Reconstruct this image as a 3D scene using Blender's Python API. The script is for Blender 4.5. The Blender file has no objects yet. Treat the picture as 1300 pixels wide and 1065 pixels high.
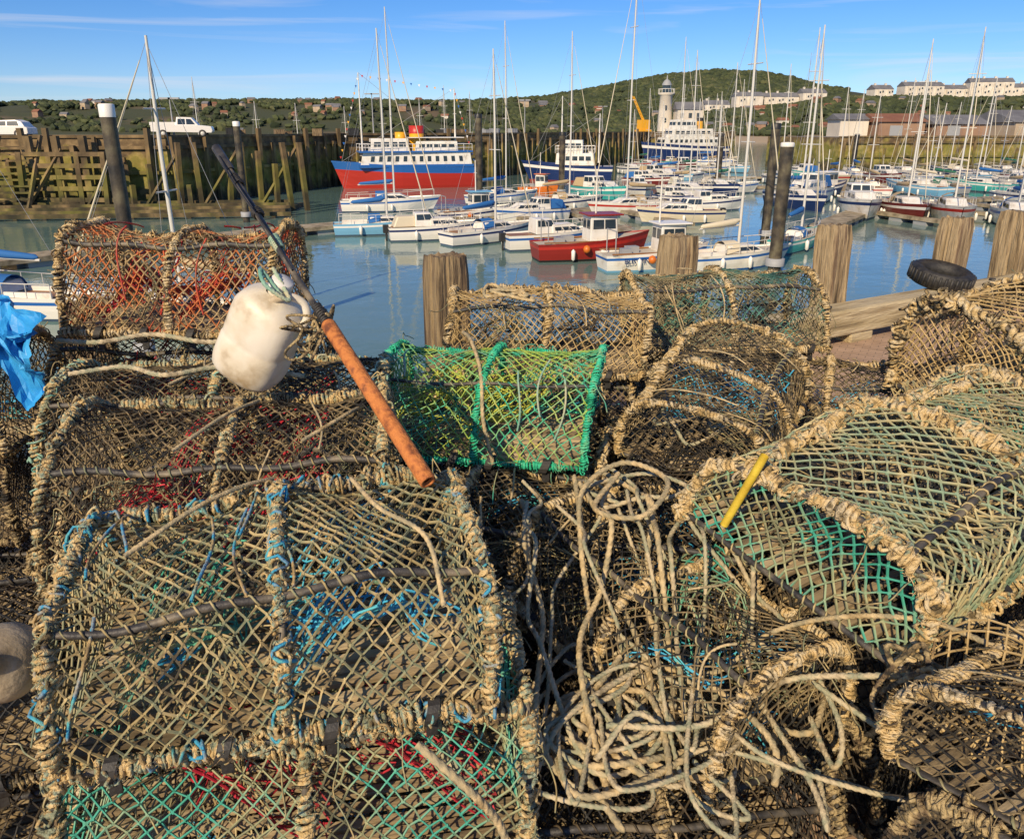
import bpy, math, random
import numpy as np
from mathutils import Vector, Matrix, noise
rng=np.random.default_rng(7); random.seed(7)
SC=bpy.context.scene; COL=SC.collection
WZ=-4.8
# ------------------------------------------------------------ helpers
class MB:
    def __init__(s,k=4): s.V=[];s.F=[];s.M=[];s.n=0;s.k=k
    def add(s,v,f,m=0):
        v=np.asarray(v,float).reshape(-1,3); f=np.asarray(f,int).reshape(-1,s.k)
        s.V.append(v); s.F.append(f+s.n); s.M.append(np.full(len(f),m)); s.n+=len(v)
    def build(s,name,mats,smooth=True,deform=None):
        me=bpy.data.meshes.new(name)
        V=np.concatenate(s.V);F=np.concatenate(s.F);M=np.concatenate(s.M)
        if deform is not None: V=deform(V)
        me.vertices.add(len(V)); me.vertices.foreach_set('co',V.astype(np.float32).ravel())
        me.loops.add(F.size); me.loops.foreach_set('vertex_index',F.astype(np.int32).ravel())
        me.polygons.add(len(F)); me.polygons.foreach_set('loop_start',np.arange(0,F.size,s.k,dtype=np.int32))
        me.polygons.foreach_set('material_index',M.astype(np.int32))
        me.polygons.foreach_set('use_smooth',np.full(len(F),smooth))
        for m in mats: me.materials.append(m)
        me.update(calc_edges=True); me.validate()
        return me
def norm(a): return a/np.maximum(np.linalg.norm(a,axis=-1,keepdims=True),1e-9)
def frames(P,closed=False):
    T=norm(np.gradient(P,axis=0)); N=np.zeros_like(P)
    a=np.array([0,0,1.]) if abs(T[0][2])<.9 else np.array([1.,0,0])
    n=a-T[0]*a.dot(T[0]); n/=np.linalg.norm(n)
    for i in range(len(P)):
        n=n-T[i]*n.dot(T[i]); n/=max(np.linalg.norm(n),1e-9); N[i]=n
    return T,N,np.cross(T,N)
def ringfaces(n,k):
    i=np.arange(n-1)[:,None]; j=np.arange(k)[None,:]; j2=(j+1)%k
    return np.stack([i*k+j,i*k+j2,(i+1)*k+j2,(i+1)*k+j],-1).reshape(-1,4)
def tube(P,r,k=6,lobes=0,twist=0,amp=.22,caps=False):
    P=np.asarray(P,float); T,N,B=frames(P)
    s=np.concatenate([[0],np.cumsum(np.linalg.norm(np.diff(P,axis=0),axis=1))])
    th=np.arange(k)*2*math.pi/k
    rr=np.broadcast_to(np.asarray(r,float).reshape(-1,1) if np.ndim(r) else np.full((1,1),r),(len(P),k)).copy()
    if lobes: rr=rr*(1+amp*np.cos(lobes*(th[None,:]-s[:,None]*twist)))
    V=P[:,None,:]+rr[...,None]*(np.cos(th)[None,:,None]*N[:,None,:]+np.sin(th)[None,:,None]*B[:,None,:])
    return V.reshape(-1,3),ringfaces(len(P),k)
def resample(P,step):
    P=np.asarray(P,float); s=np.concatenate([[0],np.cumsum(np.linalg.norm(np.diff(P,axis=0),axis=1))])
    n=max(3,int(s[-1]/step)); q=np.linspace(0,s[-1],n)
    return np.stack([np.interp(q,s,P[:,i]) for i in range(3)],1)
def spline(C,step=.02,closed=False):
    C=np.asarray(C,float)
    if closed: C=np.concatenate([C[-1:],C,C[:2]])
    else: C=np.concatenate([2*C[:1]-C[1:2],C,2*C[-1:]-C[-2:-1]])
    out=[]
    t=np.linspace(0,1,16,endpoint=False)[:,None]
    for i in range(1,len(C)-2):
        a,b,c,d=C[i-1],C[i],C[i+1],C[i+2]
        out.append(.5*((2*b)+(-a+c)*t+(2*a-5*b+4*c-d)*t**2+(-a+3*b-3*c+d)*t**3))
    out.append(C[-2][None])
    return resample(np.concatenate(out),step)
def helix(P,R,pitch,r,k=5,seg=8,lump=.25,irr=0):
    P=resample(P,.012); T,N,B=frames(P)
    s=np.concatenate([[0],np.cumsum(np.linalg.norm(np.diff(P,axis=0),axis=1))])
    n=int(s[-1]/pitch*seg)+2; q=np.linspace(0,s[-1],n)
    ip=lambda A:np.stack([np.interp(q,s,A[:,i]) for i in range(3)],1)
    Pq,Nq,Bq=ip(P),norm(ip(N)),norm(ip(B))
    f1,f2,f3=rng.random(3)*6
    a=2*math.pi*q/pitch+1.5*np.sin(q*23+f1)+irr*(2.2*np.sin(q*41+f2)+1.2*np.sin(q*97+f3))
    l=1+lump*.5*(np.sin(q*31+rng.random()*9)+np.sin(q*83+rng.random()*9)*.6+rng.normal(0,.35,n))
    rad=norm(Nq*np.cos(a)[:,None]+Bq*np.sin(a)[:,None])
    H=Pq+rad*(R*l)[:,None]; Th=norm(np.gradient(H,axis=0)); Bh=norm(np.cross(Th,rad))
    th=np.arange(k)*2*math.pi/k
    rr=(r*(1+lump*.5*rng.normal(0,.5,n)))[:,None,None]
    V=H[:,None,:]+rr*(np.cos(th)[None,:,None]*rad[:,None,:]+np.sin(th)[None,:,None]*Bh[:,None,:])
    return V.reshape(-1,3),ringfaces(n,k)
def prisms(A,B,ra,k=4,prof=((0,1),(1,1))):
    A=np.asarray(A,float);B=np.asarray(B,float); d=norm(B-A)
    ref=np.where(np.abs(d[:,2:3])<.8,np.array([[0,0,1.]]),np.array([[1.,0,0]]))
    n=norm(np.cross(d,ref)); b=np.cross(d,n); th=np.arange(k)*2*math.pi/k+.4
    rings=[]
    ra=np.broadcast_to(np.asarray(ra,float),(len(A),))
    for t,m in prof:
        C=A+(B-A)*t
        rings.append(C[:,None,:]+(ra*m)[:,None,None]*(np.cos(th)[None,:,None]*n[:,None,:]+np.sin(th)[None,:,None]*b[:,None,:]))
    V=np.stack(rings,1); R=len(prof)
    base=(np.arange(len(A))*R*k)[:,None,None]
    return V.reshape(-1,3),(base+ringfaces(R,k)[None]).reshape(-1,4)
def knots(P,r):
    d=norm(rng.normal(size=P.shape)); return prisms(P-d*r*1.1,P+d*r*1.1,r,4,((0,.35),(.5,1.),(1,.35)))
def boxq(c,s,rot=None,tx=1,ty=1):
    x,y,z=np.array(s)/2
    v=np.array([[-x,-y,-z],[x,-y,-z],[x,y,-z],[-x,y,-z],[-x*tx,-y*ty,z],[x*tx,-y*ty,z],[x*tx,y*ty,z],[-x*tx,y*ty,z]])
    if rot is not None: v=v@np.array(Matrix.Rotation(rot,3,'Z')).T
    return v+np.array(c),[[0,3,2,1],[4,5,6,7],[0,1,5,4],[1,2,6,5],[2,3,7,6],[3,0,4,7]]
def empty(name,loc=(0,0,0),rot=(0,0,0),label=None,cat=None,group=None,sc=1):
    o=bpy.data.objects.new(name,None); o.empty_display_size=.2; COL.objects.link(o)
    o.location=loc;o.rotation_euler=rot; o.scale=(sc,)*3 if np.isscalar(sc) else sc
    if label:o["label"]=label
    if cat:o["category"]=cat
    if group:o["group"]=group
    return o
def obj(name,me,parent=None,loc=(0,0,0),rot=(0,0,0),label=None,cat=None,group=None,kind=None,bevel=0):
    o=bpy.data.objects.new(name,me); COL.objects.link(o); o.location=loc;o.rotation_euler=rot
    if parent:o.parent=parent
    if label:o["label"]=label
    if cat:o["category"]=cat
    if group:o["group"]=group
    if kind:o["kind"]=kind
    if bevel:
        m=o.modifiers.new("b",'BEVEL');m.width=bevel;m.segments=2;m.limit_method='ANGLE'
    return o
# ------------------------------------------------------------ materials
def mat(name,cols,scale=6,rough=.8,bump=0,bscale=None,detail=5,metal=0,spec=None,stretch=(1,1,1),stops=None,coat=0,trans=0):
    m=bpy.data.materials.new(name); m.use_nodes=True; nt=m.node_tree; b=nt.nodes['Principled BSDF']
    b.inputs['Roughness'].default_value=rough; b.inputs['Metallic'].default_value=metal
    if spec is not None:b.inputs['Specular IOR Level'].default_value=spec
    if coat:b.inputs['Coat Weight'].default_value=coat
    if len(cols)==1 and not bump:
        b.inputs['Base Color'].default_value=(*cols[0],1); return m
    tc=nt.nodes.new('ShaderNodeTexCoord'); mp=nt.nodes.new('ShaderNodeMapping'); mp.inputs['Scale'].default_value=stretch
    nt.links.new(tc.outputs['Object'],mp.inputs[0])
    n=nt.nodes.new('ShaderNodeTexNoise'); n.inputs['Scale'].default_value=scale; n.inputs['Detail'].default_value=detail
    nt.links.new(mp.outputs[0],n.inputs['Vector'])
    r=nt.nodes.new('ShaderNodeValToRGB'); cr=r.color_ramp
    N=len(cols); st=stops or [(.5 if N==1 else .33+.34*i/(N-1)) for i in range(N)]
    while len(cr.elements)<N: cr.elements.new(.5)
    while len(cr.elements)>N: cr.elements.remove(cr.elements[-1])
    for e,c,p in zip(cr.elements,cols,st): e.position=p; e.color=(*c,1)
    nt.links.new(n.outputs['Fac'],r.inputs[0]); nt.links.new(r.outputs[0],b.inputs['Base Color'])
    if bump:
        n2=nt.nodes.new('ShaderNodeTexNoise'); n2.inputs['Scale'].default_value=bscale or scale*6; n2.inputs['Detail'].default_value=6
        nt.links.new(mp.outputs[0],n2.inputs['Vector'])
        bp=nt.nodes.new('ShaderNodeBump'); bp.inputs['Strength'].default_value=bump; bp.inputs['Distance'].default_value=.02
        nt.links.new(n2.outputs['Fac'],bp.inputs['Height']); nt.links.new(bp.outputs[0],b.inputs['Normal'])
    return m
TAN=(.52,.36,.15);TAN2=(.70,.52,.26);OLV=(.14,.105,.05)
M={}
M['wrap_tan']=mat('rope_wrap_tan',[OLV,(.26,.30,.20),TAN,TAN2,(.25,.34,.26),(.30,.21,.10),TAN2],26,.9,.6,200,stops=[.32,.40,.46,.53,.58,.63,.7])
M['wrap_pale']=mat('rope_wrap_pale',[OLV,TAN,TAN2,(.64,.53,.34),OLV],26,.9,.6,200)
M['wrap_green']=mat('rope_wrap_green',[(.01,.20,.11),(.02,.42,.22),(.05,.55,.33),(.25,.40,.2)],20,.7,.4,160)
M['wrap_dark']=mat('rope_wrap_dark',[(.02,.018,.015),(.16,.11,.06),(.50,.38,.19),(.04,.035,.025),(.42,.30,.14)],20,.9,.6,200)
M['wrap_mix']=mat('rope_wrap_mixed',[(.12,.09,.05),(.44,.31,.14),(.03,.28,.50),(.10,.40,.42),(.36,.27,.13)],12,.9,.4,160,stops=[.35,.45,.54,.6,.66])
M['net_olive']=mat('net_twine_olive',[(.05,.045,.03),(.38,.29,.13),(.18,.21,.13),(.50,.39,.19),(.08,.065,.04)],8,.85)
M['net_dark']=mat('net_twine_dark',[(.015,.015,.014),(.05,.04,.025),(.27,.20,.10),(.03,.028,.022),(.012,.012,.012)],9,.85)
M['net_black']=mat('net_twine_black',[(.012,.012,.012),(.02,.02,.019),(.09,.065,.035),(.015,.015,.015)],8,.7)
M['net_green']=mat('net_twine_green',[(.02,.30,.14),(.42,.50,.07),(.03,.42,.26),(.55,.52,.10)],6,.6)
M['net_sage']=mat('net_twine_sage',[(.14,.22,.14),(.46,.38,.19),(.22,.32,.21),(.56,.46,.24),(.30,.30,.17)],6,.8)
M['net_dkteal']=mat('net_twine_dark_teal',[(.015,.02,.018),(.05,.16,.13),(.30,.25,.13),(.02,.025,.02),(.10,.28,.22)],5,.8)
M['net_brown']=mat('net_twine_brown',[(.10,.065,.03),(.42,.29,.12),(.56,.41,.19),(.14,.09,.05)],8,.85)
M['net_rust']=mat('net_twine_rust',[(.50,.08,.03),(.10,.07,.04),(.42,.30,.14),(.52,.15,.04),(.36,.26,.13)],6,.85,stops=[.36,.43,.5,.57,.63])
M['net_teal']=mat('net_twine_teal',[(.03,.25,.17),(.06,.36,.26),(.34,.34,.18),(.12,.12,.07)],7,.7)
M['in_red']=mat('net_twine_red',[(.40,.01,.03),(.58,.03,.05),(.2,.02,.02)],9,.7)
M['in_orange']=mat('net_twine_orange',[(.55,.14,.03),(.5,.04,.03),(.3,.15,.08)],9,.7)
M['in_blue']=mat('net_twine_blue',[(.03,.26,.5),(.05,.4,.65),(.08,.42,.45)],9,.7)
M['in_yel']=mat('net_twine_yellow',[(.6,.55,.07),(.4,.5,.08)],9,.7)
M['slat']=mat('weathered_slat',[(.12,.09,.05),(.36,.27,.15),(.54,.43,.26)],10,.8,.3,90,stretch=(.2,1,1))
M['pipe']=mat('black_pipe',[(.02,.02,.022),(.06,.055,.05),(.22,.18,.12)],14,.55,.2,80)
M['rubber']=mat('black_rubber',[(.012,.012,.013),(.04,.037,.033)],20,.6,.2,60)
M['rope_tan']=mat('loose_rope_tan',[(.32,.23,.11),(.60,.46,.25),(.30,.26,.16),(.52,.39,.20)],16,.85,.3,200)
M['rope_grey']=mat('loose_rope_grey',[(.26,.21,.13),(.56,.46,.29),(.28,.29,.19),(.46,.37,.22)],16,.85,.3,200)
M['rope_teal']=mat('loose_rope_teal',[(.12,.32,.25),(.26,.42,.32),(.46,.44,.29)],12,.8,.3,200)
M['rust']=mat('rusty_orange_pipe',[(.16,.05,.02),(.40,.13,.035),(.56,.20,.05),(.48,.16,.045),(.22,.075,.03)],34,.85,.3,160,stops=[.3,.4,.5,.6,.7])
M['jug']=mat('dirty_white_plastic',[(.34,.25,.14),(.64,.57,.44),(.76,.71,.61)],9,.45,.1,25,stops=[.3,.43,.6])
M['floatm']=mat('dirty_tan_float',[(.28,.22,.14),(.50,.42,.30)],19,.6,.2,60)
M['yellow']=mat('yellow_pipe',[(.5,.34,.03),(.72,.55,.06)],19,.5,.1)
M['tarp']=mat('blue_tarp',[(.02,.25,.60),(.05,.42,.80)],6,.5,.2)
M['wood']=mat('weathered_timber',[(.05,.035,.025),(.17,.115,.065),(.30,.22,.12),(.12,.085,.05)],6,.9,.9,26,stretch=(2.6,2.6,.3))
M['woodl']=mat('weathered_timber_pale',[(.08,.055,.03),(.24,.17,.09),(.40,.30,.17),(.18,.12,.07)],6,.9,.9,26,stretch=(2.6,2.6,.3))
M['woodh']=mat('kerb_timber',[(.20,.15,.08),(.42,.33,.18),(.56,.46,.28),(.30,.22,.12)],3,.85,.8,25,stretch=(.3,2.5,2.5))
M['woodp']=mat('pontoon_timber',[(.16,.13,.08),(.32,.26,.17),(.42,.36,.25)],2,.85,.3,25)
def brick(name,c1,c2,mo,scale,w=.5,h=.25,bump=.3,mscale=(1,1,1)):
    m=bpy.data.materials.new(name); m.use_nodes=True; nt=m.node_tree; b=nt.nodes['Principled BSDF']; b.inputs['Roughness'].default_value=.85
    tc=nt.nodes.new('ShaderNodeTexCoord'); mp=nt.nodes.new('ShaderNodeMapping'); nt.links.new(tc.outputs['Object'],mp.inputs[0]); mp.inputs['Scale'].default_value=mscale
    mp.inputs['Rotation'].default_value=(0,0,.53)
    bt=nt.nodes.new('ShaderNodeTexBrick'); bt.inputs['Scale'].default_value=scale; bt.inputs['Brick Width'].default_value=w; bt.inputs['Row Height'].default_value=h
    bt.inputs['Mortar Size'].default_value=.012
    for n_,c in (('Color1',c1),('Color2',c2),('Mortar',mo)): bt.inputs[n_].default_value=(*c,1)
    nt.links.new(mp.outputs[0],bt.inputs['Vector'])
    n=nt.nodes.new('ShaderNodeTexNoise'); n.inputs['Scale'].default_value=2.5; n.inputs['Detail'].default_value=8; nt.links.new(tc.outputs['Object'],n.inputs['Vector'])
    mx=nt.nodes.new('ShaderNodeMix'); mx.data_type='RGBA'; mx.blend_type='MULTIPLY'; mx.inputs[0].default_value=.7
    r=nt.nodes.new('ShaderNodeValToRGB'); r.color_ramp.elements[0].position=.3;r.color_ramp.elements[0].color=(.5,.46,.42,1); r.color_ramp.elements[1].position=.65
    nt.links.new(n.outputs['Fac'],r.inputs[0]); nt.links.new(bt.outputs['Color'],mx.inputs[6]); nt.links.new(r.outputs[0],mx.inputs[7])
    nt.links.new(mx.outputs[2],b.inputs['Base Color'])
    bp=nt.nodes.new('ShaderNodeBump'); bp.inputs['Strength'].default_value=bump; bp.inputs['Distance'].default_value=.01
    nt.links.new(bt.outputs['Fac'],bp.inputs['Height']); bp.invert=True; nt.links.new(bp.outputs[0],b.inputs['Normal'])
    return m
M['paving']=brick('brick_paving',(.58,.40,.27),(.47,.32,.21),(.24,.18,.13),4.5)
def algae(m,zlo,zhi,cols,fac):
    nt=m.node_tree; b=nt.nodes['Principled BSDF']
    src=b.inputs['Base Color'].links[0].from_socket
    g=nt.nodes.new('ShaderNodeNewGeometry'); sx=nt.nodes.new('ShaderNodeSeparateXYZ'); nt.links.new(g.outputs['Position'],sx.inputs[0])
    n=nt.nodes.new('ShaderNodeTexNoise'); n.inputs['Scale'].default_value=.55; n.inputs['Detail'].default_value=7; nt.links.new(g.outputs['Position'],n.inputs['Vector'])
    ad=nt.nodes.new('ShaderNodeMath'); ad.operation='MULTIPLY_ADD'; ad.inputs[1].default_value=8; nt.links.new(n.outputs['Fac'],ad.inputs[0]); nt.links.new(sx.outputs['Z'],ad.inputs[2])
    mr=nt.nodes.new('ShaderNodeMapRange'); mr.inputs['From Min'].default_value=zlo+4; mr.inputs['From Max'].default_value=zhi+4; nt.links.new(ad.outputs[0],mr.inputs['Value'])
    r=nt.nodes.new('ShaderNodeValToRGB'); cr=r.color_ramp; cr.elements[0].position=0;cr.elements[0].color=(*cols[0],1); cr.elements[1].position=1;cr.elements[1].color=(*cols[-1],1)
    for i,c in enumerate(cols[1:-1]): e=cr.elements.new((i+1)/(len(cols)-1)); e.color=(*c,1)
    nt.links.new(mr.outputs[0],r.inputs[0])
    mx=nt.nodes.new('ShaderNodeMix');mx.data_type='RGBA';mx.inputs[0].default_value=fac
    nt.links.new(src,mx.inputs[6]);nt.links.new(r.outputs[0],mx.inputs[7]);nt.links.new(mx.outputs[2],b.inputs['Base Color'])
    return m
AL=[(.02,.024,.01),(.05,.06,.015),(.24,.25,.03),(.32,.27,.05),(.12,.08,.04),(.22,.15,.07)]
M['pierwall']=algae(mat('pier_wall_stone',[(.03,.022,.015),(.15,.10,.05),(.44,.31,.15)],1.6,.9,1,3),-5,1.4,AL,.6)
M['piertimber']=algae(mat('pier_timber',[(.03,.022,.015),(.10,.07,.035),(.34,.23,.11)],.9,.9,.6,6,stretch=(1,1,.5)),-5.0,.6,AL,.4)
M['asphalt']=mat('pier_deck',[(.16,.14,.11),(.24,.21,.17)],1,.9,.3)
def col(name,c,rough=.4,**k):
    M[name]=mat(name,[c],rough=rough,**k); return M[name]
for n_,c,r_ in [('white',(.80,.77,.71),.35),('blue',(.02,.12,.40),.35),('ltblue',(.18,.42,.62),.35),('navy',(.012,.03,.12),.35),('red',(.46,.03,.02),.4),('dred',(.26,.02,.015),.4),('maroon',(.16,.02,.02),.4),('teal',(.05,.38,.36),.4),
  ('black',(.02,.02,.02),.5),('cream',(.66,.58,.42),.5),('deck',(.52,.46,.36),.7),('glass',(.03,.045,.06),.08),('canvas_blue',(.02,.13,.38),.8),('canvas_tan',(.48,.36,.2),.8),('canvas_green',(.03,.15,.09),.8),
  ('alu',(.62,.60,.55),.35),('steel',(.35,.35,.35),.4),('orange',(.62,.16,.02),.4),('yellowp',(.80,.40,.02),.4),('woodtrim',(.28,.13,.05),.5),('grey',(.32,.33,.34),.6),('antifoul',(.06,.10,.16),.7),('antired',(.25,.04,.03),.7)]: col(n_,c,r_)
M['whited']=mat('weathered_white',[(.48,.42,.33),(.74,.70,.62),(.80,.78,.72)],1.6,.45,stops=[.25,.42,.6])
# ------------------------------------------------------------ world, sun, camera
w=bpy.data.worlds.new("World"); SC.world=w; w.use_nodes=True; nt=w.node_tree; bg=nt.nodes['Background']
SEL,SAZ=math.radians(32),math.radians(204)   # azimuth clockwise from +Y
sk=nt.nodes.new('ShaderNodeTexSky'); sk.sky_type='NISHITA'; sk.sun_disc=False; sk.sun_elevation=SEL; sk.sun_rotation=SAZ; sk.air_density=.8; sk.dust_density=.2; sk.ozone_density=2.5
tint=nt.nodes.new('ShaderNodeMix'); tint.data_type='RGBA'; tint.blend_type='MULTIPLY'; tint.inputs[0].default_value=1; nt.links.new(sk.outputs[0],tint.inputs[6]); tint.inputs[7].default_value=(.84,.94,1.18,1)
hs=nt.nodes.new('ShaderNodeHueSaturation'); hs.inputs['Saturation'].default_value=1.2; nt.links.new(tint.outputs[2],hs.inputs['Color'])
tc=nt.nodes.new('ShaderNodeTexCoord'); mp=nt.nodes.new('ShaderNodeMapping'); mp.inputs['Scale'].default_value=(1.6,1.6,26); mp.inputs['Rotation'].default_value=(.05,.03,.2)
nt.links.new(tc.outputs['Generated'],mp.inputs[0]); nz=nt.nodes.new('ShaderNodeTexNoise'); nz.inputs['Scale'].default_value=1.7; nz.inputs['Detail'].default_value=8; nz.inputs['Distortion'].default_value=.6
nt.links.new(mp.outputs[0],nz.inputs['Vector'])
mr=nt.nodes.new('ShaderNodeMapRange'); mr.inputs['From Min'].default_value=.5; mr.inputs['From Max'].default_value=.78; mr.inputs['To Max'].default_value=.6; nt.links.new(nz.outputs['Fac'],mr.inputs['Value'])
mx=nt.nodes.new('ShaderNodeMix'); mx.data_type='RGBA'; nt.links.new(mr.outputs[0],mx.inputs[0]); nt.links.new(hs.outputs[0],mx.inputs[6]); mx.inputs[7].default_value=(7.5,7.5,8,1)
nt.links.new(mx.outputs[2],bg.inputs[0]); bg.inputs[1].default_value=.105
sd=Vector((math.sin(SAZ)*math.cos(SEL),math.cos(SAZ)*math.cos(SEL),math.sin(SEL)))
L=bpy.data.lights.new("sun",'SUN'); L.energy=5.0; L.angle=math.radians(.5); L.color=(1,.81,.55)
lo=bpy.data.objects.new("sun",L); COL.objects.link(lo); lo.rotation_euler=sd.to_track_quat('Z','Y').to_euler(); lo.location=(-20,-20,30)
cam=bpy.data.cameras.new("camera"); co=bpy.data.objects.new("camera",cam); COL.objects.link(co); SC.camera=co
co.location=(0,0,1.7); co.rotation_euler=(math.radians(90-18.5),0,0); cam.sensor_width=36; cam.lens=964/1300*36; cam.shift_y=-.035; cam.clip_start=.05; cam.clip_end=9000
SC.view_settings.view_transform='Standard'; SC.view_settings.look='None'; SC.view_settings.exposure=0
# ------------------------------------------------------------ setting
def edgeY(x): return 4.72+.588*x
b=MB()
b.add([[-60,-60,0],[100,-60,0],[100,edgeY(100),0],[-60,edgeY(-60),0]],[[0,1,2,3]])
obj('quay_pavement',b.build('quay_pavement',[M['paving']],False),kind='structure')
b=MB(); b.add([[-60,edgeY(-60),-.004],[100,edgeY(100),-.004],[100,edgeY(100),-8],[-60,edgeY(-60),-8]],[[0,3,2,1]])
obj('quay_wall',b.build('quay_wall',[M['pierwall']],False),kind='structure')
m=bpy.data.materials.new('harbour_water'); m.use_nodes=True; nt=m.node_tree; p=nt.nodes['Principled BSDF']
p.inputs['Base Color'].default_value=(.135,.225,.20,1); p.inputs['Roughness'].default_value=.04; p.inputs['IOR'].default_value=1.36
tc=nt.nodes.new('ShaderNodeTexCoord')
hh=None
for sc_,st_,mpz in ((.9,.34,(1,1,1)),(3.2,.2,(1,1.3,1)),(.16,.5,(1,1,1))):
    mp=nt.nodes.new('ShaderNodeMapping'); mp.inputs['Scale'].default_value=mpz; nt.links.new(tc.outputs['Object'],mp.inputs[0])
    n=nt.nodes.new('ShaderNodeTexNoise'); n.inputs['Scale'].default_value=sc_; n.inputs['Detail'].default_value=3; nt.links.new(mp.outputs[0],n.inputs['Vector'])
    bp=nt.nodes.new('ShaderNodeBump'); bp.inputs['Strength'].default_value=st_; bp.inputs['Distance'].default_value=.045/sc_**.5
    nt.links.new(n.outputs['Fac'],bp.inputs['Height'])
    if hh: nt.links.new(hh,bp.inputs['Normal'])
    hh=bp.outputs[0]
nt.links.new(hh,p.inputs['Normal'])
b=MB(); b.add([[-3000,-80,WZ],[3000,-80,WZ],[3000,4500,WZ],[-3000,4500,WZ]],[[0,1,2,3]]); obj('harbour_water',b.build('harbour_water',[m],False),kind='structure')
# terrain
NX=[-600,0,300,600,700,780,850,1000,1060,1150,1300,1900];NY=[133,135,133,135,138,144,150,138,127,130,128,130]
FX=[-600,0,300,600,700,740,800,850,900,950,1000,1040,1100,1200,1300,1900];FY=[131,133,130,131,126,119,107,98,94,96,103,114,121,122,126,128]
def hgt(px,R):
    hn=1.7+620*.000984*(165-np.interp(px,NX,NY)); hf=1.7+1000*.000984*(165-np.interp(px,FX,FY))
    if R<=405: return float(np.interp(R,[370,392,405],[-7,-4.7,-3]))
    if R<=620:
        t=(R-405)/215; t=t*t*(3-2*t); z=-3+(hn+3)*t
    elif R<=1000:
        t=(R-620)/380; z=hn+(hf-hn)*t-4*math.sin(math.pi*t)
    else: z=hf-(R-1000)*.05
    X=R*(px-650)/964
    return z+ (2.2 if R>450 else .5)*noise.noise(Vector((X*.02,R*.02,0)))
def hp(px,R): return (R*(px-650)/964,R*1.054,hgt(px,R))
Rl=[370,392,405,430,460,495,530,575,620,680,750,830,910,1000,1100,1300,1700]; PX=np.arange(-600,1901,12)
V=[hp(a,r) for r in Rl for a in PX]; b=MB(); n_=len(PX)
i=np.arange(len(Rl)-1)[:,None];j=np.arange(n_-1)[None,:]
b.add(V,np.stack([i*n_+j,i*n_+j+1,(i+1)*n_+j+1,(i+1)*n_+j],-1).reshape(-1,4))
tm=mat('hill_grass',[(.03,.035,.014),(.06,.065,.024),(.05,.06,.02),(.14,.10,.055)],.012,.95,detail=8); 
nt=tm.node_tree; bb=nt.nodes['Principled BSDF']; src=bb.inputs['Base Color'].links[0].from_socket
g=nt.nodes.new('ShaderNodeNewGeometry'); sx=nt.nodes.new('ShaderNodeSeparateXYZ'); nt.links.new(g.outputs['Position'],sx.inputs[0])
mr=nt.nodes.new('ShaderNodeMapRange'); mr.inputs['From Min'].default_value=-2.4;mr.inputs['From Max'].default_value=-1;nt.links.new(sx.outputs['Z'],mr.inputs['Value'])
mx=nt.nodes.new('ShaderNodeMix');mx.data_type='RGBA';nt.links.new(mr.outputs[0],mx.inputs[0]);mx.inputs[6].default_value=(.42,.32,.2,1);nt.links.new(src,mx.inputs[7]);nt.links.new(mx.outputs[2],bb.inputs['Base Color'])
obj('coastal_hills',b.build('coastal_hills',[tm]),kind='structure')
t_=(1+5**.5)/2
ico_v=norm(np.array([[-1,t_,0],[1,t_,0],[-1,-t_,0],[1,-t_,0],[0,-1,t_],[0,1,t_],[0,-1,-t_],[0,1,-t_],[t_,0,-1],[t_,0,1],[-t_,0,-1],[-t_,0,1]]))
ico_f=np.array([[0,11,5],[0,5,1],[0,1,7],[0,7,10],[0,10,11],[1,5,9],[5,11,4],[11,10,2],[10,7,6],[7,1,8],[3,9,4],[3,4,2],[3,2,6],[3,6,8],[3,8,9],[4,9,5],[2,4,11],[6,2,10],[8,6,7],[9,8,1]])
b=MB(3)
def clump(c,r): b.add(ico_v*(r*(.6+.7*rng.random((12,1))))*np.array([1,1,.8])+c,ico_f,0 if rng.random()<.7 else 1)
for _ in range(17000):
    u=rng.random()
    if u<.5: px,R=rng.uniform(690,1070),rng.uniform(600,1010)
    elif u<.75: px,R=rng.uniform(560,1320),rng.uniform(430,640)
    else: px,R=rng.uniform(-60,700),rng.choice([rng.uniform(450,640),rng.uniform(560,640),rng.uniform(900,1010)])
    if noise.noise(Vector((px*.02,R*.02,5)))<(-.45 if px>690 else -.15): continue
    x,y,z=hp(px,R); clump(np.array([x,y,z+1.2]),rng.uniform(2.0,4.0)*(1.3 if R>800 else .85))
obj('hillside_woodland',b.build('hillside_woodland',[mat('foliage_dark',[(.022,.034,.014),(.045,.06,.022),(.07,.08,.03)],.05,.95),mat('foliage_light',[(.05,.065,.024),(.075,.09,.032),(.11,.11,.045)],.05,.95)],False),
    kind='stuff',label='dark green woods covering the hillside above the bay',cat='woods')
def poly(name,V,F,mats,mi=None,smooth=False):
    me=bpy.data.meshes.new(name); me.from_pydata([tuple(v) for v in V],[],F)
    for m_ in mats: me.materials.append(m_)
    if mi:
        for p_,k_ in zip(me.polygons,mi): p_.material_index=k_
    if smooth:
        for p_ in me.polygons:p_.use_smooth=True
    me.update(); return me
def gable(name,w_,d,h0,h1,m_,over=.4):
    x,y=w_/2+over,d/2+over
    V=[(-x,-y,h0),(x,-y,h0),(x,y,h0),(-x,y,h0),(-x,0,h1),(x,0,h1)]
    return poly(name,V,[[0,1,5,4],[2,3,4,5],[0,4,3],[1,2,5],[0,3,2,1]],[m_])
def boxm(name,boxes,mats,smooth=False):
    b=MB()
    for bx in boxes:
        c,s=bx[0],bx[1]; k=bx[2] if len(bx)>2 else {}
        k=dict(k); mi=k.pop('m',0); v,f=boxq(c,s,**k); b.add(v,f,mi)
    return b.build(name,mats,smooth)
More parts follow.
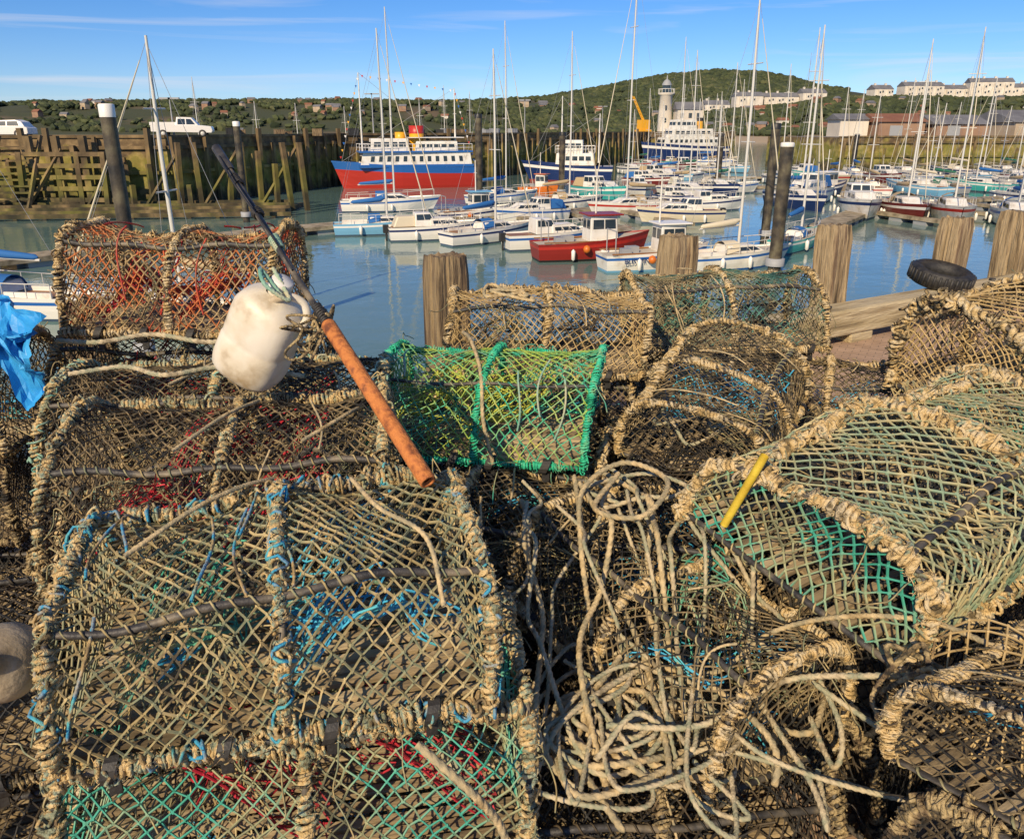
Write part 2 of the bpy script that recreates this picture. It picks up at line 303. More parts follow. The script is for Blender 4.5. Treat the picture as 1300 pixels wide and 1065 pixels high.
M['roofred']=mat('roof_red',[(.20,.08,.05),(.28,.13,.07)],.3,.9); M['roofgrey']=mat('roof_slate',[(.13,.13,.14),(.2,.2,.21)],.3,.8)
M['wallw']=mat('wall_white',[(.58,.52,.43),(.74,.68,.58)],.2,.9); M['wallb']=mat('wall_brick',[(.25,.15,.10),(.35,.22,.14)],.3,.9); M['wallt']=mat('wall_tan',[(.36,.28,.19),(.48,.38,.27)],.3,.9)
hw=[boxm('wall',[((0,0,0),(9,7,8))],[M['wallw']]),boxm('wall',[((0,0,0),(9,7,8))],[M['wallb']]),boxm('wall',[((0,0,0),(9,7,8))],[M['wallt']])]
hr=[gable('roof',9,7,4,7,M['roofred']),gable('roof',9,7,4,7,M['roofgrey'])]
for i in range(90):
    u=rng.random()
    if u<.45: px,R=rng.choice([rng.normal(110,35),rng.normal(260,40),rng.normal(420,30),rng.normal(560,60)]),rng.uniform(500,650)
    elif u<.65: px,R=rng.uniform(640,900),rng.uniform(450,600)
    else: px,R=rng.uniform(900,1300),rng.uniform(430,600)
    x,y,z=hp(px,R); k=int(rng.choice([0,1,2,1,2])); s=rng.uniform(.33,.6)
    e=empty('hillside_house',(x,y,z+1.2),(0,0,rng.uniform(-.9,.9)),['white','brown brick','tan'][k]+' house with pitched roof on the hillside','house','houses on the hillside',(s*rng.uniform(.8,1.5),s,s))
    obj('wall',hw[k],e);obj('roof',hr[int(rng.random()<.55)],e)
WN=boxm('window',[((0,0,0),(1.2,.12,1.5))],[M['glass']]); CHM=boxm('chimney',[((0,0,0),(1.5,1.2,3))],[M['wallw']])
def hotel(px,R,wd,ht,lab):
    x,y,z=hp(px,R); e=empty('seafront_hotel',(x,y,z-.5),(0,0,rng.uniform(-.15,.15)),lab,'hotel','terraces on the ridge')
    bays=np.arange(-wd/2+4,wd/2-2,8)
    obj('wall',boxm('wall',[((0,0,ht/2),(wd,12,ht))]+[((xx,-6.5,ht*.48),(2.6,1.2,ht*.9)) for xx in bays],[M['wallw']]),e)
    nf=max(2,int(ht/4)); 
    for f in range(nf):
        for xx in bays:
            obj('window',WN,e,(xx,-7.13,(f+.55)*ht*.9/nf)); obj('window',WN,e,(xx+3,-6.03,(f+.55)*ht/nf))
    obj('roof',gable('roof',wd,12,ht,ht+3.5,M['roofgrey'],.3),e)
    for xx in np.arange(-wd/2+3,wd/2-2,9): obj('chimney',CHM,e,(xx,0,ht+3.2))
for a in [(1160,640,34,12),(1205,645,30,10),(1245,640,34,15),(1285,640,24,11),(945,620,22,11),(985,625,28,9),(1025,622,20,9),(1110,620,16,8),(905,600,20,7)]:
    hotel(*a,'long white terraced hotel on the wooded ridge')
x,y,z=hp(1019,990)
b=MB(); b.add(*tube([(x,y,z),(x,y,z+38)],[.5,.2],5)); obj('radio_mast',b.build('radio_mast',[M['steel']]),label='thin radio mast on top of the hill',cat='mast')
# ------------------------------------------------------------ piers
def pier(name,pts,width,ztop,lab,x_from=-1e9,step=2.0,maxposts=98,posth=1.4):
    e=empty(name,(0,0,0),(0,0,0),lab,'pier')
    pts=[np.array(p,float) for p in pts]
    nrm=[]
    for i in range(len(pts)):
        a=pts[max(i-1,0)];c=pts[min(i+1,len(pts)-1)]; d=(c-a)/np.linalg.norm(c-a); nrm.append(np.array([-d[1],d[0]]))
    V=[];F=[]
    for p_,n1 in zip(pts,nrm):
        q=p_+n1*width
        V+= [(p_[0],p_[1],-7),(p_[0],p_[1],ztop),(q[0],q[1],ztop),(q[0],q[1],-7)]
    Fw=[];Fd=[]
    for i in range(len(pts)-1):
        o=4*i; Fw+=[[o,o+4,o+5,o+1],[o+2,o+6,o+7,o+3]]; Fd+=[[o+1,o+5,o+6,o+2]]
    Fw+=[[0,1,2,3],[len(V)-4,len(V)-1,len(V)-2,len(V)-3]]
    obj('wall',poly('wall',V,Fw,[M['pierwall']]),e)
    obj('deck',poly('deck',V,Fd,[M['asphalt']]),e)
    bc=MB();bw=MB();posts=[]
    for i in range(len(pts)-1):
        a,c=pts[i],pts[i+1]; Ls=np.linalg.norm(c-a); d=(c-a)/Ls; ang=math.atan2(d[1],d[0]); n1=np.array([-d[1],d[0]]); mid=(a+c)/2
        q=mid+n1*.1; bc.add(*boxq((q[0],q[1],ztop+.12),(Ls,.5,.24),ang))
        for zz in(ztop-.8,ztop-2.9): 
            q=mid-n1*.14; bw.add(*boxq((q[0],q[1],zz),(Ls,.26,.28),ang))
        k=0
        while k*step<Ls:
            q=a+d*(k*step+rng.uniform(-.7,.7))-n1*.42
            if q[0]>x_from: posts.append((q[0],q[1],ang))
            k+=1
    obj('coping',bc.build('coping',[M['piertimber']],False),e);obj('waling',bw.build('waling',[M['piertimber']],False),e)
    pm=[boxm('fender_post',[((0,0,(ztop+hh_-7.)/2),(wd_,wd_,ztop+hh_+7.))],[M['piertimber']]) for hh_,wd_ in((.05,.34),(posth,.4),(.1,.26),(-.6,.38),(-1.6,.3))]
    for q in posts[:maxposts]: obj('fender_post',pm[int(rng.integers(0,5))],e,(q[0],q[1],0),(rng.normal(0,.02),rng.normal(0,.02),q[2]+rng.normal(0,.2)))
    return e
pier('old_harbour_pier',[(-110,58),(-30,69),(-21,96),(-3,112),(30,176),(52,186)],13,1.0,'long stone and timber harbour pier covered in yellow green algae',x_from=-50,step=2.1,posth=.8)
pier('far_wharf',[(51,124),(66,127),(110,131)],22,.5,'low dark timber wharf across the harbour',step=2.6,posth=.5)
e=empty('timber_staging',(0,0,0),(0,0,0),'low dark timber staging and steps at the foot of the pier','staging')
b=MB()
for k in range(5): b.add(*boxq((-32+k*.3,58.2+k*1.6,-4.5+.1*k),(30-k*1.5,.3,.3),.12))
obj('beam',b.build('beam',[M['piertimber']],False),e)
for k in range(14): obj('cross_beam',boxm('cross_beam',[((0,0,0),(.3,8.5,.4))],[M['piertimber']]),e,(-46+k*2.1,61.6+k*.25,-4.65))
b=MB()
for k in range(9): b.add(*boxq((-40.2,62.2+k*.33,-3.6+k*.48),(3.4,.36,.14)))
for s in(-1.7,1.7): b.add(*prisms([(-40.2+s,61.6,-4.6)],[(-40.2+s,65.2,1.2)],.18))
obj('steps',b.build('steps',[M['piertimber']],False),e)
pmn=[boxm('upright',[((0,0,h/2),(.36,.36,h))],[M['piertimber']]) for h in(5.2,4.2,5.9,2.6)]
for k in range(22):
    obj('upright',pmn[int(rng.integers(0,4))],e,(-45.5+k*1.35+rng.normal(0,.4),62.4+k*.16+rng.normal(0,.5),-5.2),(rng.normal(0,.035),rng.normal(0,.035),rng.random()))
for k in range(6):
    b=MB();b.add(*prisms([(-44+k*4.6,62.6+k*.5,-4.4)],[(-41+k*4.6,63.6+k*.5,.2)],.15));obj('brace',b.build('brace',[M['piertimber']],False),e)
e=empty('fender_tower',(0,0,0),(0,0,0),'heavy timber fender structure with horizontal boards on the pier','fender')
obj('frame',boxm('frame',[((-39+dx,64.2,-1.8),(.5,.5,6.0)) for dx in(0,2.2,4.4,6.6)]+[((-35.7,63.9,z),(7.4,.2,.34)) for z in(-3.8,-2.9,-2.0,-1.1,-.2)],[M['piertimber']]),e)
e=empty('lighthouse',(36.5,192,1.0),(0,0,0),'white round lighthouse tower with lantern dome on the pier','lighthouse',sc=(.78,.78,.92))
def lathe(prof,k=20,c=(0,0,0)):
    th=np.arange(k)*2*math.pi/k; V=np.array([[r*math.cos(t),r*math.sin(t),z] for r,z in prof for t in th])+np.array(c); return V,ringfaces(len(prof),k)
b=MB(); b.add(*lathe([(2.2,0),(2.0,5),(1.85,9),(2.5,9.3),(2.5,9.6),(.1,9.62)])); obj('tower',b.build('tower',[M['wallw']]),e)
b=MB(); b.add(*lathe([(1.25,9.6),(1.25,11.4)],10)); obj('lantern',b.build('lantern',[M['glass']],False),e)
b=MB(); b.add(*lathe([(1.5,11.4),(1.4,11.8),(.9,12.5),(.2,12.9),(.12,13.8),(.01,13.9)],14)); obj('dome',b.build('dome',[M['grey']]),e)
b=MB(); b.add(*lathe([(2.45,10.5),(2.5,10.55),(2.45,10.6)],20)); b.add(*prisms([(2.45*math.cos(a),2.45*math.sin(a),9.6) for a in np.arange(0,6.2,.4)],[(2.45*math.cos(a),2.45*math.sin(a),10.6) for a in np.arange(0,6.2,.4)],.05)); obj('railing',b.build('railing',[M['white']]),e)
for z in(3,6): obj('window',boxm('window',[((-.3,-2.1,z),(.6,.3,1.1))],[M['glass']]),e)
e=empty('harbour_office',(41.5,190,1.0),(0,0,0),'white two storey building beside the lighthouse','building',sc=.85)
obj('wall',boxm('wall',[((0,0,3),(7,6,6))],[M['wallw']]),e);obj('roof',gable('roof',7,6,6,8,M['roofgrey']),e)
for x in(-2.2,0,2.2):
    for z in(1.7,4.4): obj('window',boxm('window',[((x,-3.03,z),(.9,.1,1.3))],[M['glass']]),e)
def shed(x,y,wd,dp,h0,h1,wm,rm,lab):
    e=empty('warehouse',(x,y,.5),(0,0,.05),lab,'warehouse')
    obj('wall',boxm('wall',[((0,0,h0/2),(wd,dp,h0))],[wm]),e);obj('roof',gable('roof',wd,dp,h0,h1,rm),e)
    for xx in np.arange(-wd/2+3,wd/2-2,6): obj('door',boxm('door',[((xx,-dp/2-.04,.9),(2.2,.1,1.8))],[M['grey']]),e)
shed(104,150,30,14,2.4,4.6,M['wallt'],M['roofgrey'],'long low warehouse with grey metal roof on the wharf')
shed(76,140,9,9,2.0,3.6,M['wallb'],M['roofgrey'],'small brick shed with grey roof on the wharf')
shed(66,140,8,8,2.4,3.8,M['wallb'],M['roofred'],'small shed with red roof on the wharf')
shed(59,141,5,5,2.8,3.8,M['wallw'],M['roofgrey'],'pale harbour building with grey roof')
# ------------------------------------------------------------ vehicles
def carbody(prof_low,prof_cab,wd,mats):
    b=MB()
    for prof,w0,w1,mi in((prof_low,wd,wd,0),(prof_cab,wd*.96,wd*.78,0)):
        n=len(prof);z=[p[1] for p in prof];z0,z1=min(z),max(z)
        vs=[]
        for sgn in(-1,1):
            for x_,z_ in prof:
                ww=w0+(w1-w0)*(z_-z0)/(z1-z0); vs.append((x_,sgn*ww/2,z_))
        vs=np.array(vs); c1=np.array([vs[:n].mean(0)]);c2=np.array([vs[n:].mean(0)])
        Vv=np.concatenate([vs,c1,c2]); f=[]
        for i in range(n):
            j=(i+1)%n; f.append([i,j,n+j,n+i]); f.append([2*n,j,i,i]); f.append([2*n+1,n+i,n+j,n+j])
        b.add(Vv,f,mi)
    return b
def tri_safe(bld,name,mats,smooth=False):
    V=np.concatenate(bld.V);F=np.concatenate(bld.F)
    return poly(name,V,[list(dict.fromkeys(f)) for f in F.tolist()],mats,smooth=smooth)
def lathey(prof,k=18):
    V,F=lathe(prof,k); V=V[:,[0,2,1]]; return V,F
wb=MB(); wb.add(*lathey([(.19,-.1),(.32,-.1),(.34,-.07),(.34,.07),(.32,.1),(.19,.1)])); TY=wb.build('tyre',[M['rubber']])
wb=MB(); wb.add(*lathey([(.01,-.08),(.2,-.09),(.2,.09),(.01,.08)])); RM=wb.build('rim',[M['alu']])
def car(x,y,z,rot,kind,color,lab,grp='vehicles parked on the pier'):
    e=empty('parked_car' if kind=='car' else 'pickup_truck',(x,y,z),(0,0,rot),lab,'car' if kind=='car' else 'pickup truck',grp)
    if kind=='car':
        low=[(-2.15,.3),(2.1,.28),(2.2,.5),(2.1,.72),(1.1,.92),(-1.9,.95),(-2.15,.8)]; cab=[(-1.95,.9),(1.15,.9),(.35,1.42),(-1.2,1.47),(-1.7,1.3)]; wx=(1.35,-1.35)
        win=[[(-1.5,.98),(-.55,.98),(-.55,1.34),(-1.35,1.36)],[(-.45,.98),(.85,.98),(.3,1.33),(-.45,1.35)]]
    else:
        low=[(-2.6,.5),(2.55,.4),(2.65,.6),(2.55,.95),(1.6,1.05),(-2.6,1.05)]; cab=[(-.5,1.0),(1.5,1.0),(.9,1.72),(-.35,1.76)]; wx=(1.75,-1.6)
        win=[[(-.3,1.12),(.35,1.12),(.35,1.6),(-.25,1.6)],[(.45,1.12),(1.2,1.12),(.85,1.58),(.45,1.6)]]
    obj('body',tri_safe(carbody(low,cab,1.75,0),'body',[M[color]]),e,bevel=.05)
    zt=max(c[1] for c in cab);zb=min(c[1] for c in cab)
    for wd in win:
        for s in(-1,1):
            obj('window',poly('window',[(a,s*(1.75*(.96-.18*(c-zb)/(zt-zb))/2+.012),c) for a,c in wd],[[0,1,2,3]],[M['glass']]),e)
    for xx in wx:
        for s in(-.8,.8):
            wh=empty('wheel',(xx,s,.34)); wh.parent=e; obj('tyre',TY,wh); obj('rim',RM,wh)
    f=low[2][0]
    for s in(-.62,.62): obj('headlight',boxm('headlight',[((f-.06,s,.66),(.1,.3,.15))],[M['alu']]),e)
    if kind!='car':
        obj('load_bed',boxm('load_bed',[((-1.6,s*.85,1.18),(2.1,.06,.28)) for s in(-1,1)]+[((-2.62,0,1.18),(.06,1.7,.28))],[M[color]]),e)
car(-43.3,68.5,1.0,math.pi+.1,'car','white','white hatchback parked on top of the old pier')
car(-30.2,73.5,1.0,.25,'pickup','white','white pickup truck parked on top of the old pier')
def lamp(x,y,z,h=6):
    e=empty('street_lamp',(x,y,z),(0,0,0),'tall grey street lamp on the pier','street lamp','street lamps on the pier')
    b=MB();b.add(*tube([(0,0,0),(0,0,h*.5),(0,0,h)],[.1,.07,.05],6));obj('pole',b.build('pole',[M['steel']]),e)
    obj('lamp_head',boxm('lamp_head',[((.4,0,h),(1.,.25,.14)),((-.4,0,h),(1.,.25,.14))],[M['grey']]),e)
for p_ in[(-31.5,74.5,1.0,3.4),(-18,104,1.0,5),(2,126,1.0,5),(18,160,1.0,5)]: lamp(*p_)
for i in range(24):
    t=rng.random(); x=-27+30*t; y=78+47*t; k_=['wood','grey','black','wood','grey','black'][i%6]
    me=boxm('crate',[((0,0,.4),(1.2,1,.8)),((0,0,.83),(1.26,1.06,.06))]+[((xx,-.51,.4),(.07,.04,.8)) for xx in(-.5,0,.5)],[M[k_]])
    s_=rng.uniform(.5,1.0); o=obj('fish_crate',me,None,(x-1+rng.uniform(-1.5,1),y+1.5,1.0),(0,0,rng.uniform(0,1)),'stacked fish crate standing on the pier deck','crate','crates on the pier'); o.scale=(s_,s_,s_)
# ------------------------------------------------------------ boats
def hull(L,B,F,top='white',stripe='blue',anti='antifoul',deck='deck',rake=.5,sheer=.35,band=None,stern=.78):
    S=np.linspace(0,1,15); lv=[(-.4,.30),(0,.80),(.12,.85),(.45,.94),(.70,.985),(.84,1.0),(1.0,1.02)]
    mi=[2,2,0,0,1,0]
    if band: mi=band
    V=[]
    for s in S:
        if s<.45: bb=stern+(1-stern)*math.sin(s/.45*math.pi/2)
        else: bb=max(.015,(1-((s-.45)/.55)**2.3))
        for zf,wf in lv:
            z=zf*F+ (sheer*F*s*s if zf>.1 else 0)*zf
            x=s*L-L/2+rake*s**3*max(zf,0)+(.0 if s>0 else -.12*zf*F)
            w_=bb*wf*B/2
            if s>.7 : w_*=1-(1-min(1,max(zf,0)+.35))*(s-.7)/.3*.9
            V.append((x,-w_,z))
    n=len(lv);ns=len(S); V2=[(x,-y,z) for x,y,z in V]; off=len(V); V+=V2
    F_=[];m_=[]
    for i in range(ns-1):
        for j in range(n-1):
            a,b_,c,d=i*n+j,(i+1)*n+j,(i+1)*n+j+1,i*n+j+1
            F_.append([a,b_,c,d]);m_.append(mi[j]);F_.append([off+a,off+d,off+c,off+b_]);m_.append(mi[j])
        a,b_=i*n+n-1,(i+1)*n+n-1
        k=len(V); 
        for q in(a,b_,off+b_,off+a): V.append((V[q][0],V[q][1]*.96,V[q][2]-.07*F-.02))
        F_.append([k,k+1,k+2,k+3]);m_.append(3)
        F_.append([a,b_,k+1,k]);m_.append(0);F_.append([off+b_,off+a,k+3,k+2]);m_.append(0)
    for j in range(n-1): F_.append([j,j+1,off+j+1,off+j]);m_.append(mi[j])
    return poly('hull',V,F_,[M[top],M[stripe],M[anti],M[deck]],m_)
def cab(L,W,H,x0,z0,ff=.25,fb=.1,side=.88,mt='whited'):
    x=L/2
    V=[(-x,-W/2,0),(x,-W/2*.8,0),(x,W/2*.8,0),(-x,W/2,0),(-x+fb*L,-W/2*side,H),(x-ff*L,-W/2*.8*side,H),(x-ff*L,W/2*.8*side,H),(-x+fb*L,W/2*side,H)]
    V=[(a+x0,b_,c+z0) for a,b_,c in V]
    return V,[[0,3,2,1],[4,5,6,7],[0,1,5,4],[1,2,6,5],[2,3,7,6],[3,0,4,7]]
def winon(V,face,rects):
    P=[np.array(V[i]) for i in face]; n=np.cross(P[1]-P[0],P[3]-P[0]); n=n/np.linalg.norm(n); vs=[];fs=[]
    for u0,u1,v0,v1 in rects:
        o=len(vs)
        for u,v in((u0,v0),(u1,v0),(u1,v1),(u0,v1)): vs.append(tuple((P[0]*(1-u)+P[1]*u)*(1-v)+(P[3]*(1-u)+P[2]*u)*v+n*.02))
        fs.append([o,o+1,o+2,o+3])
    return vs,fs
def addcabin(e,name,C,n_side=3,front=True,mt='whited',back=False,v=(.4,.85)):
    V,F=C; obj(name,poly(name,V,F,[M[mt]]),e,bevel=.04)
    vs=[];fs=[]
    R=[(.06+i*.88/n_side+.02,.06+(i+1)*.88/n_side-.02,*v) for i in range(n_side)]
    L_=[(F[2],R),(F[4],R)]
    if front:L_.append((F[3],[(.06,.47,*v),(.53,.94,*v)]))
    if back:L_.append((F[5],[(.1,.45,*v),(.55,.9,*v)]))
    for f,r in L_:
        a,c=winon(V,f,r); o=len(vs); vs+=a; fs+=[[o+k for k in q] for q in c]
    obj('window',poly('window',vs,fs,[M['glass']]),e)
def rail(e,L,B,F,x0,x1,h=.55):
    b=MB(); S=np.linspace(x0,x1,8)
    for sg in(-1,1):
        P=[]
        for s in S:
            bb=(.78+.22*math.sin(s/.45*math.pi/2)) if s<.45 else max(.03,1-((s-.45)/.55)**2.3)
            P.append((s*L-L/2+.45*s**3,sg*bb*B/2*.95,F*(1+.35*s*s)+h))
        P=np.array(P); b.add(*tube(P,.022,4)); b.add(*prisms(P-np.array([0,0,h]),P,.018))
    obj('guard_rail',b.build('guard_rail',[M['alu']]),e)
def rig(e,L,F,mh,mx,lean=0,cover='canvas_blue',B=2.4):
    z0=F*1.05; b=MB(); b.add(*tube([(mx,0,z0),(mx,0,z0+mh*.6),(mx-.08,0,z0+mh)],[.075,.065,.04],8)); obj('mast',b.build('mast',[M['alu']]),e)
    for f_ in(.45,.75):
        b=MB();b.add(*prisms([(mx,-.55,z0+mh*f_)],[(mx,.55,z0+mh*f_)],.03)); obj('spreader',b.build('spreader',[M['alu']]),e)
    b=MB();b.add(*tube([(mx-.1,0,z0+1.25),(mx-L*.2,0,z0+1.2),(mx-L*.4,0,z0+1.15)],.05,6));obj('boom',b.build('boom',[M['alu']]),e)
    if cover:
        b=MB();P=[(mx-.1,0,z0+1.5),(mx-.4,0,z0+1.42),(mx-L*.2,0,z0+1.34),(mx-L*.37,0,z0+1.26),(mx-L*.39,0,z0+1.25)];b.add(*tube(P,[.08,.17,.15,.11,.03],8));obj('sail_cover',b.build('sail_cover',[M[cover]]),e)
    top=(mx-.05,0,z0+mh*.98); A=[];C=[]
    for q in[(L/2+.2,0,F*1.3),(-L/2,0,F),(mx-.1,B*.45,F),(mx-.1,-B*.45,F)]: A.append(top);C.append(q)
    b=MB();b.add(*prisms(A,C,.009,3));obj('rigging',b.build('rigging',[M['steel']]),e)
    b=MB();a=np.array((L/2+.15,0,F*1.3+.4));c=np.array(top)*.93+a*.07; b.add(*tube([a,a*.8+c*.2,c],[.02,.045,.015],6));obj('furled_sail',b.build('furled_sail',[M['cream']]),e)
GB='boats moored in the harbour'
def yacht(x,y,h,L=7,top='white',stripe='blue',cover='canvas_blue',mh=10,lab=None,heel=0,anti='antifoul',hood=True,mxf=.08):
    B=L*.33;F=L*.115+.1
    e=empty('sailing_yacht',(x,y,WZ),(heel,0,math.radians(h)),lab or f'{top.replace("whited","white").replace("ltblue","light blue")} sailing yacht with tall bare mast moored in the harbour','yacht',GB)
    obj('hull',hull(L,B,F,top,stripe,anti,rake=L*.1),e)
    addcabin(e,'cabin',cab(L*.42,B*.62,F*.5,L*.08,F*1.0,.35,.05),3,False,v=(.3,.75))
    obj('cockpit',boxm('cockpit',[((-L*.28,s*B*.27,F*1.03),(L*.28,.08,.22)) for s in(-1,1)]+[((-L*.28,0,F*.94),(L*.27,B*.5,.03),{'m':1})],[M['whited'],M['woodtrim']]),e)
    if hood:
        b=MB();th=np.linspace(0,math.pi,9);prof=np.array([[0,math.cos(t)*B*.32,math.sin(t)*F*.75] for t in th])
        V=np.concatenate([prof+np.array([-L*.13,0,F*1.0]),prof*np.array([1,1,.75])+np.array([0.0*L,0,F*1.2])]);f=[[i,i+1,10+i-0,9+i] for i in range(8)]
        b.add(V,f);obj('sprayhood',b.build('sprayhood',[M[cover or 'canvas_blue']]),e)
    rail(e,L,B,F,.05,.97,.5); rig(e,L,F,mh,L*mxf,cover=cover,B=B)
    fenders(e,B,F,L); return e
FND=MB();FND.add(*lathe([(.01,.1),(.1,.18),(.11,.6),(.01,.7)],8));FND=FND.build('fender',[M['white']])
def fenders(e,B,F,L):
    for xx in(-.22,.05): 
        for s in(-1,1): obj('fender',FND,e,(xx*L,s*(B/2+.1),0))
def cruiser(x,y,h,L=6,top='white',stripe='blue',lab=None,canopy=None):
    B=L*.36;F=L*.14+.1
    e=empty('motor_cruiser',(x,y,WZ),(0,0,math.radians(h)),lab or 'white motor cruiser with cabin windows moored in the harbour','motor boat',GB)
    obj('hull',hull(L,B,F,top,stripe,rake=L*.1),e)
    addcabin(e,'cabin',cab(L*.4,B*.66,F*.55,L*.16,F*1.02,.4,.0),3,False,v=(.3,.7))
    addcabin(e,'wheelhouse',cab(L*.26,B*.68,F*.95,-L*.09,F*1.0,.3,.02,.86),2,True,v=(.5,.9))
    obj('cockpit',boxm('cockpit',[((-L*.35,0,F*.95),(L*.24,B*.6,.04))],[M['woodtrim']]),e)
    if canopy:
        obj('canopy',poly('canopy',*cab(L*.26,B*.72,F*.75,-L*.34,F*1.0,.02,.2,.8),[M[canopy]]),e,bevel=.08)
    rail(e,L,B,F,.45,.98,.45); fenders(e,B,F,L)
    b=MB();b.add(*prisms([(-L*.1,0,F*1.9)],[(-L*.13,0,F*1.9+1.3)],.02));obj('aerial',b.build('aerial',[M['white']]),e)
    obj('outboard_motor',boxm('outboard_motor',[((-L/2-.22,0,F*.85),(.35,.3,.5)),((-L/2-.2,0,F*.2),(.12,.1,.9))],[M['black']]),e,bevel=.04)
    return e
def fishing(x,y,h,L=5.6,top='red',wh='whited',roof='red',lab=None,stripe='white',anti='black',name=None,F=None,whf=.0,mast=2.2):
    B=L*.38;F=F or L*.16
    e=empty('fishing_boat',(x,y,WZ),(0,0,math.radians(h)),lab,'fishing boat',GB)
    obj('hull',hull(L,B,F,top,stripe,anti,rake=L*.07,sheer=.5),e)
    addcabin(e,'wheelhouse',cab(L*.27,B*.62,1.35,L*(.1+whf),F*.98,.06,.02,.94,wh),2,True,wh,True,v=(.5,.85))
    obj('roof',boxm('roof',[((L*(.1+whf),0,F*.98+1.39),(L*.33,B*.7,.08))],[M[roof]]),e,bevel=.02)
    for s in(-1,1): obj('gunwale',boxm('gunwale',[((-L*.22,s*B*.45,F*1.08),(L*.5,.07,.07))],[M['woodtrim']]),e)
    b=MB();zz=F+1.35;b.add(*prisms([(L*.05,0,zz)],[(L*.05,0,zz+mast)],.045,6));b.add(*prisms([(L*.05,-.4,zz+mast*.6)],[(L*.05,.4,zz+mast*.6)],.02,4));obj('mast',b.build('mast',[M['whited']]),e)
    b=MB();b.add(*prisms([(-L*.42,-B*.3,F),(-L*.42,B*.3,F),(-L*.42,-B*.3,F+1.1)],[(-L*.42,-B*.3,F+1.1),(-L*.42,B*.3,F+1.1),(-L*.42,B*.3,F+1.1)],.03,5));obj('gallows',b.build('gallows',[M['steel']]),e)
    for c_,s_ in(((-L*.2,.2,F+.1),(.6,.45,.35)),((-L*.3,-.3,F+.1),(.5,.4,.3))): obj('fish_box',boxm('fish_box',[(c_,s_)],[M['grey']]),e)
    b=MB();V,f=lathe([(.01,0),(.16,.08),(.2,.22),(.14,.36),(.01,.42)],10);b.add(V+np.array([-L*.1,-B*.5-.15,F*.5]),f);obj('buoy',b.build('buoy',[M['orange']]),e)
    fenders(e,B,F,L)
    if name:
        cu=bpy.data.curves.new('name_lettering','FONT');cu.body=name;cu.size=.34;cu.extrude=.008;cu.align_x='CENTER'
        to=bpy.data.objects.new('tmp',cu);COL.objects.link(to);dg=bpy.context.evaluated_depsgraph_get();me=bpy.data.meshes.new_from_object(to.evaluated_get(dg));bpy.data.objects.remove(to)
        me.materials.clear();me.materials.append(M['navy']);obj('name_lettering',me,e,(-L*.24,-B*.5-.05,F*.55),(math.radians(84),0,.02))
    return e
yacht(-8.6,50.3,12,5.8,'ltblue','white','canvas_blue',11.5,'light blue hulled yacht with blue sail cover and tall mast')
yacht(-10.4,65,8,7.4,'white','blue','canvas_blue',14.5,'white yacht with blue cover and very tall mast')
cruiser(-4.9,47.8,15,5.4,'white','navy',None,'cream')
yacht(-1.4,46.8,38,6.2,'white','navy','canvas_blue',10,'white yacht with navy stripe and bare mast')
cruiser(2.3,44.2,20,5.6,'white','blue','white motor cruiser with rows of square cabin windows')
fishing(4.1,40.4,14,5.9,'dred','whited','dred','small dark red fishing boat with white wheelhouse and red roof',stripe='red')
fishing(6.9,37.3,14,5.2,'whited','whited','white','small white and pale blue fishing boat with name on the hull',stripe='blue',anti='ltblue',name='BLISWIN',whf=.06)
yacht(10.9,37.6,20,5.8,'whited','blue','cream',11.4,'white yacht with blue waterline and tan canvas cover, tall mast',anti='blue',mxf=.05)
yacht(16.4,44,50,5.4,'teal','white','canvas_blue',11,'turquoise hulled yacht with white cabin and tall mast')
yacht(24.5,67,-85,9.0,'navy','white','canvas_blue',13)
cruiser(27.5,61.5,-105,8.2,'whited','navy',None,'canvas_tan')
yacht(30.3,60,-100,8.6,'maroon','white','canvas_tan',11.5,'maroon hulled yacht with tan sail cover')
yacht(32.9,58,-112,9.0,'whited','red','canvas_tan',12,'white yacht with red stripe and tall mast')
yacht(36.0,55.4,-115,8.6,'whited','blue','canvas_blue',11.5)
cruiser(40.5,58,-110,7.6,'white','navy',None,'canvas_blue')
cruiser(14.9,70,-60,5.2,'navy','white','small dark blue motor boat with white cabin')
cruiser(16.6,65.4,10,5.4,'white','navy')
cruiser(27,71.5,-125,9.2,'white','blue','large white motor cruiser with raked wheelhouse','canvas_blue')
yacht(-1,72,30,6.6,'white','blue','canvas_blue',14.5)
yacht(4.4,66,25,6.6,'whited','navy','canvas_tan',13,'white yacht with tan cover alongside the pontoon')
cruiser(1.5,57.5,-150,5.6,'white','blue',None,'canvas_blue')
yacht(9.6,62,205,7.0,'whited','red','canvas_tan',17)
fishing(-2.9,57,20,5.2,'whited','whited','ltblue','white work boat with blue roof by the pontoon',stripe='navy')
cruiser(12.4,56.5,190,5.9,'cream','navy','cream motor cruiser with cabin windows moored in the harbour')
yacht(20.5,100,20,8,'white','navy','canvas_blue',16)
yacht(22.5,83.5,10,7,'white','blue','canvas_green',12)
fishing(31.8,80,30,6.4,'navy','whited','white','dark blue fishing boat with white wheelhouse')
fishing(2.8,83,-30,4.2,'orange','whited','orange','small orange rescue boat beside the excursion ship',stripe='orange',anti='orange')
yacht(-11.5,25,170,7,'white','blue','canvas_tan',8.2,'white yacht with slightly leaning mast close to the quay',heel=-.02,mxf=-.08)
yacht(-19,27.5,172,6.6,'white','blue','canvas_blue',8.0,'white yacht with blue canvas moored by the near pontoon')
stys=['white','whited','navy','white','cream','maroon','whited','ltblue','grey','teal']
cv=['canvas_blue','canvas_tan','cream','canvas_green','canvas_blue']
k=0
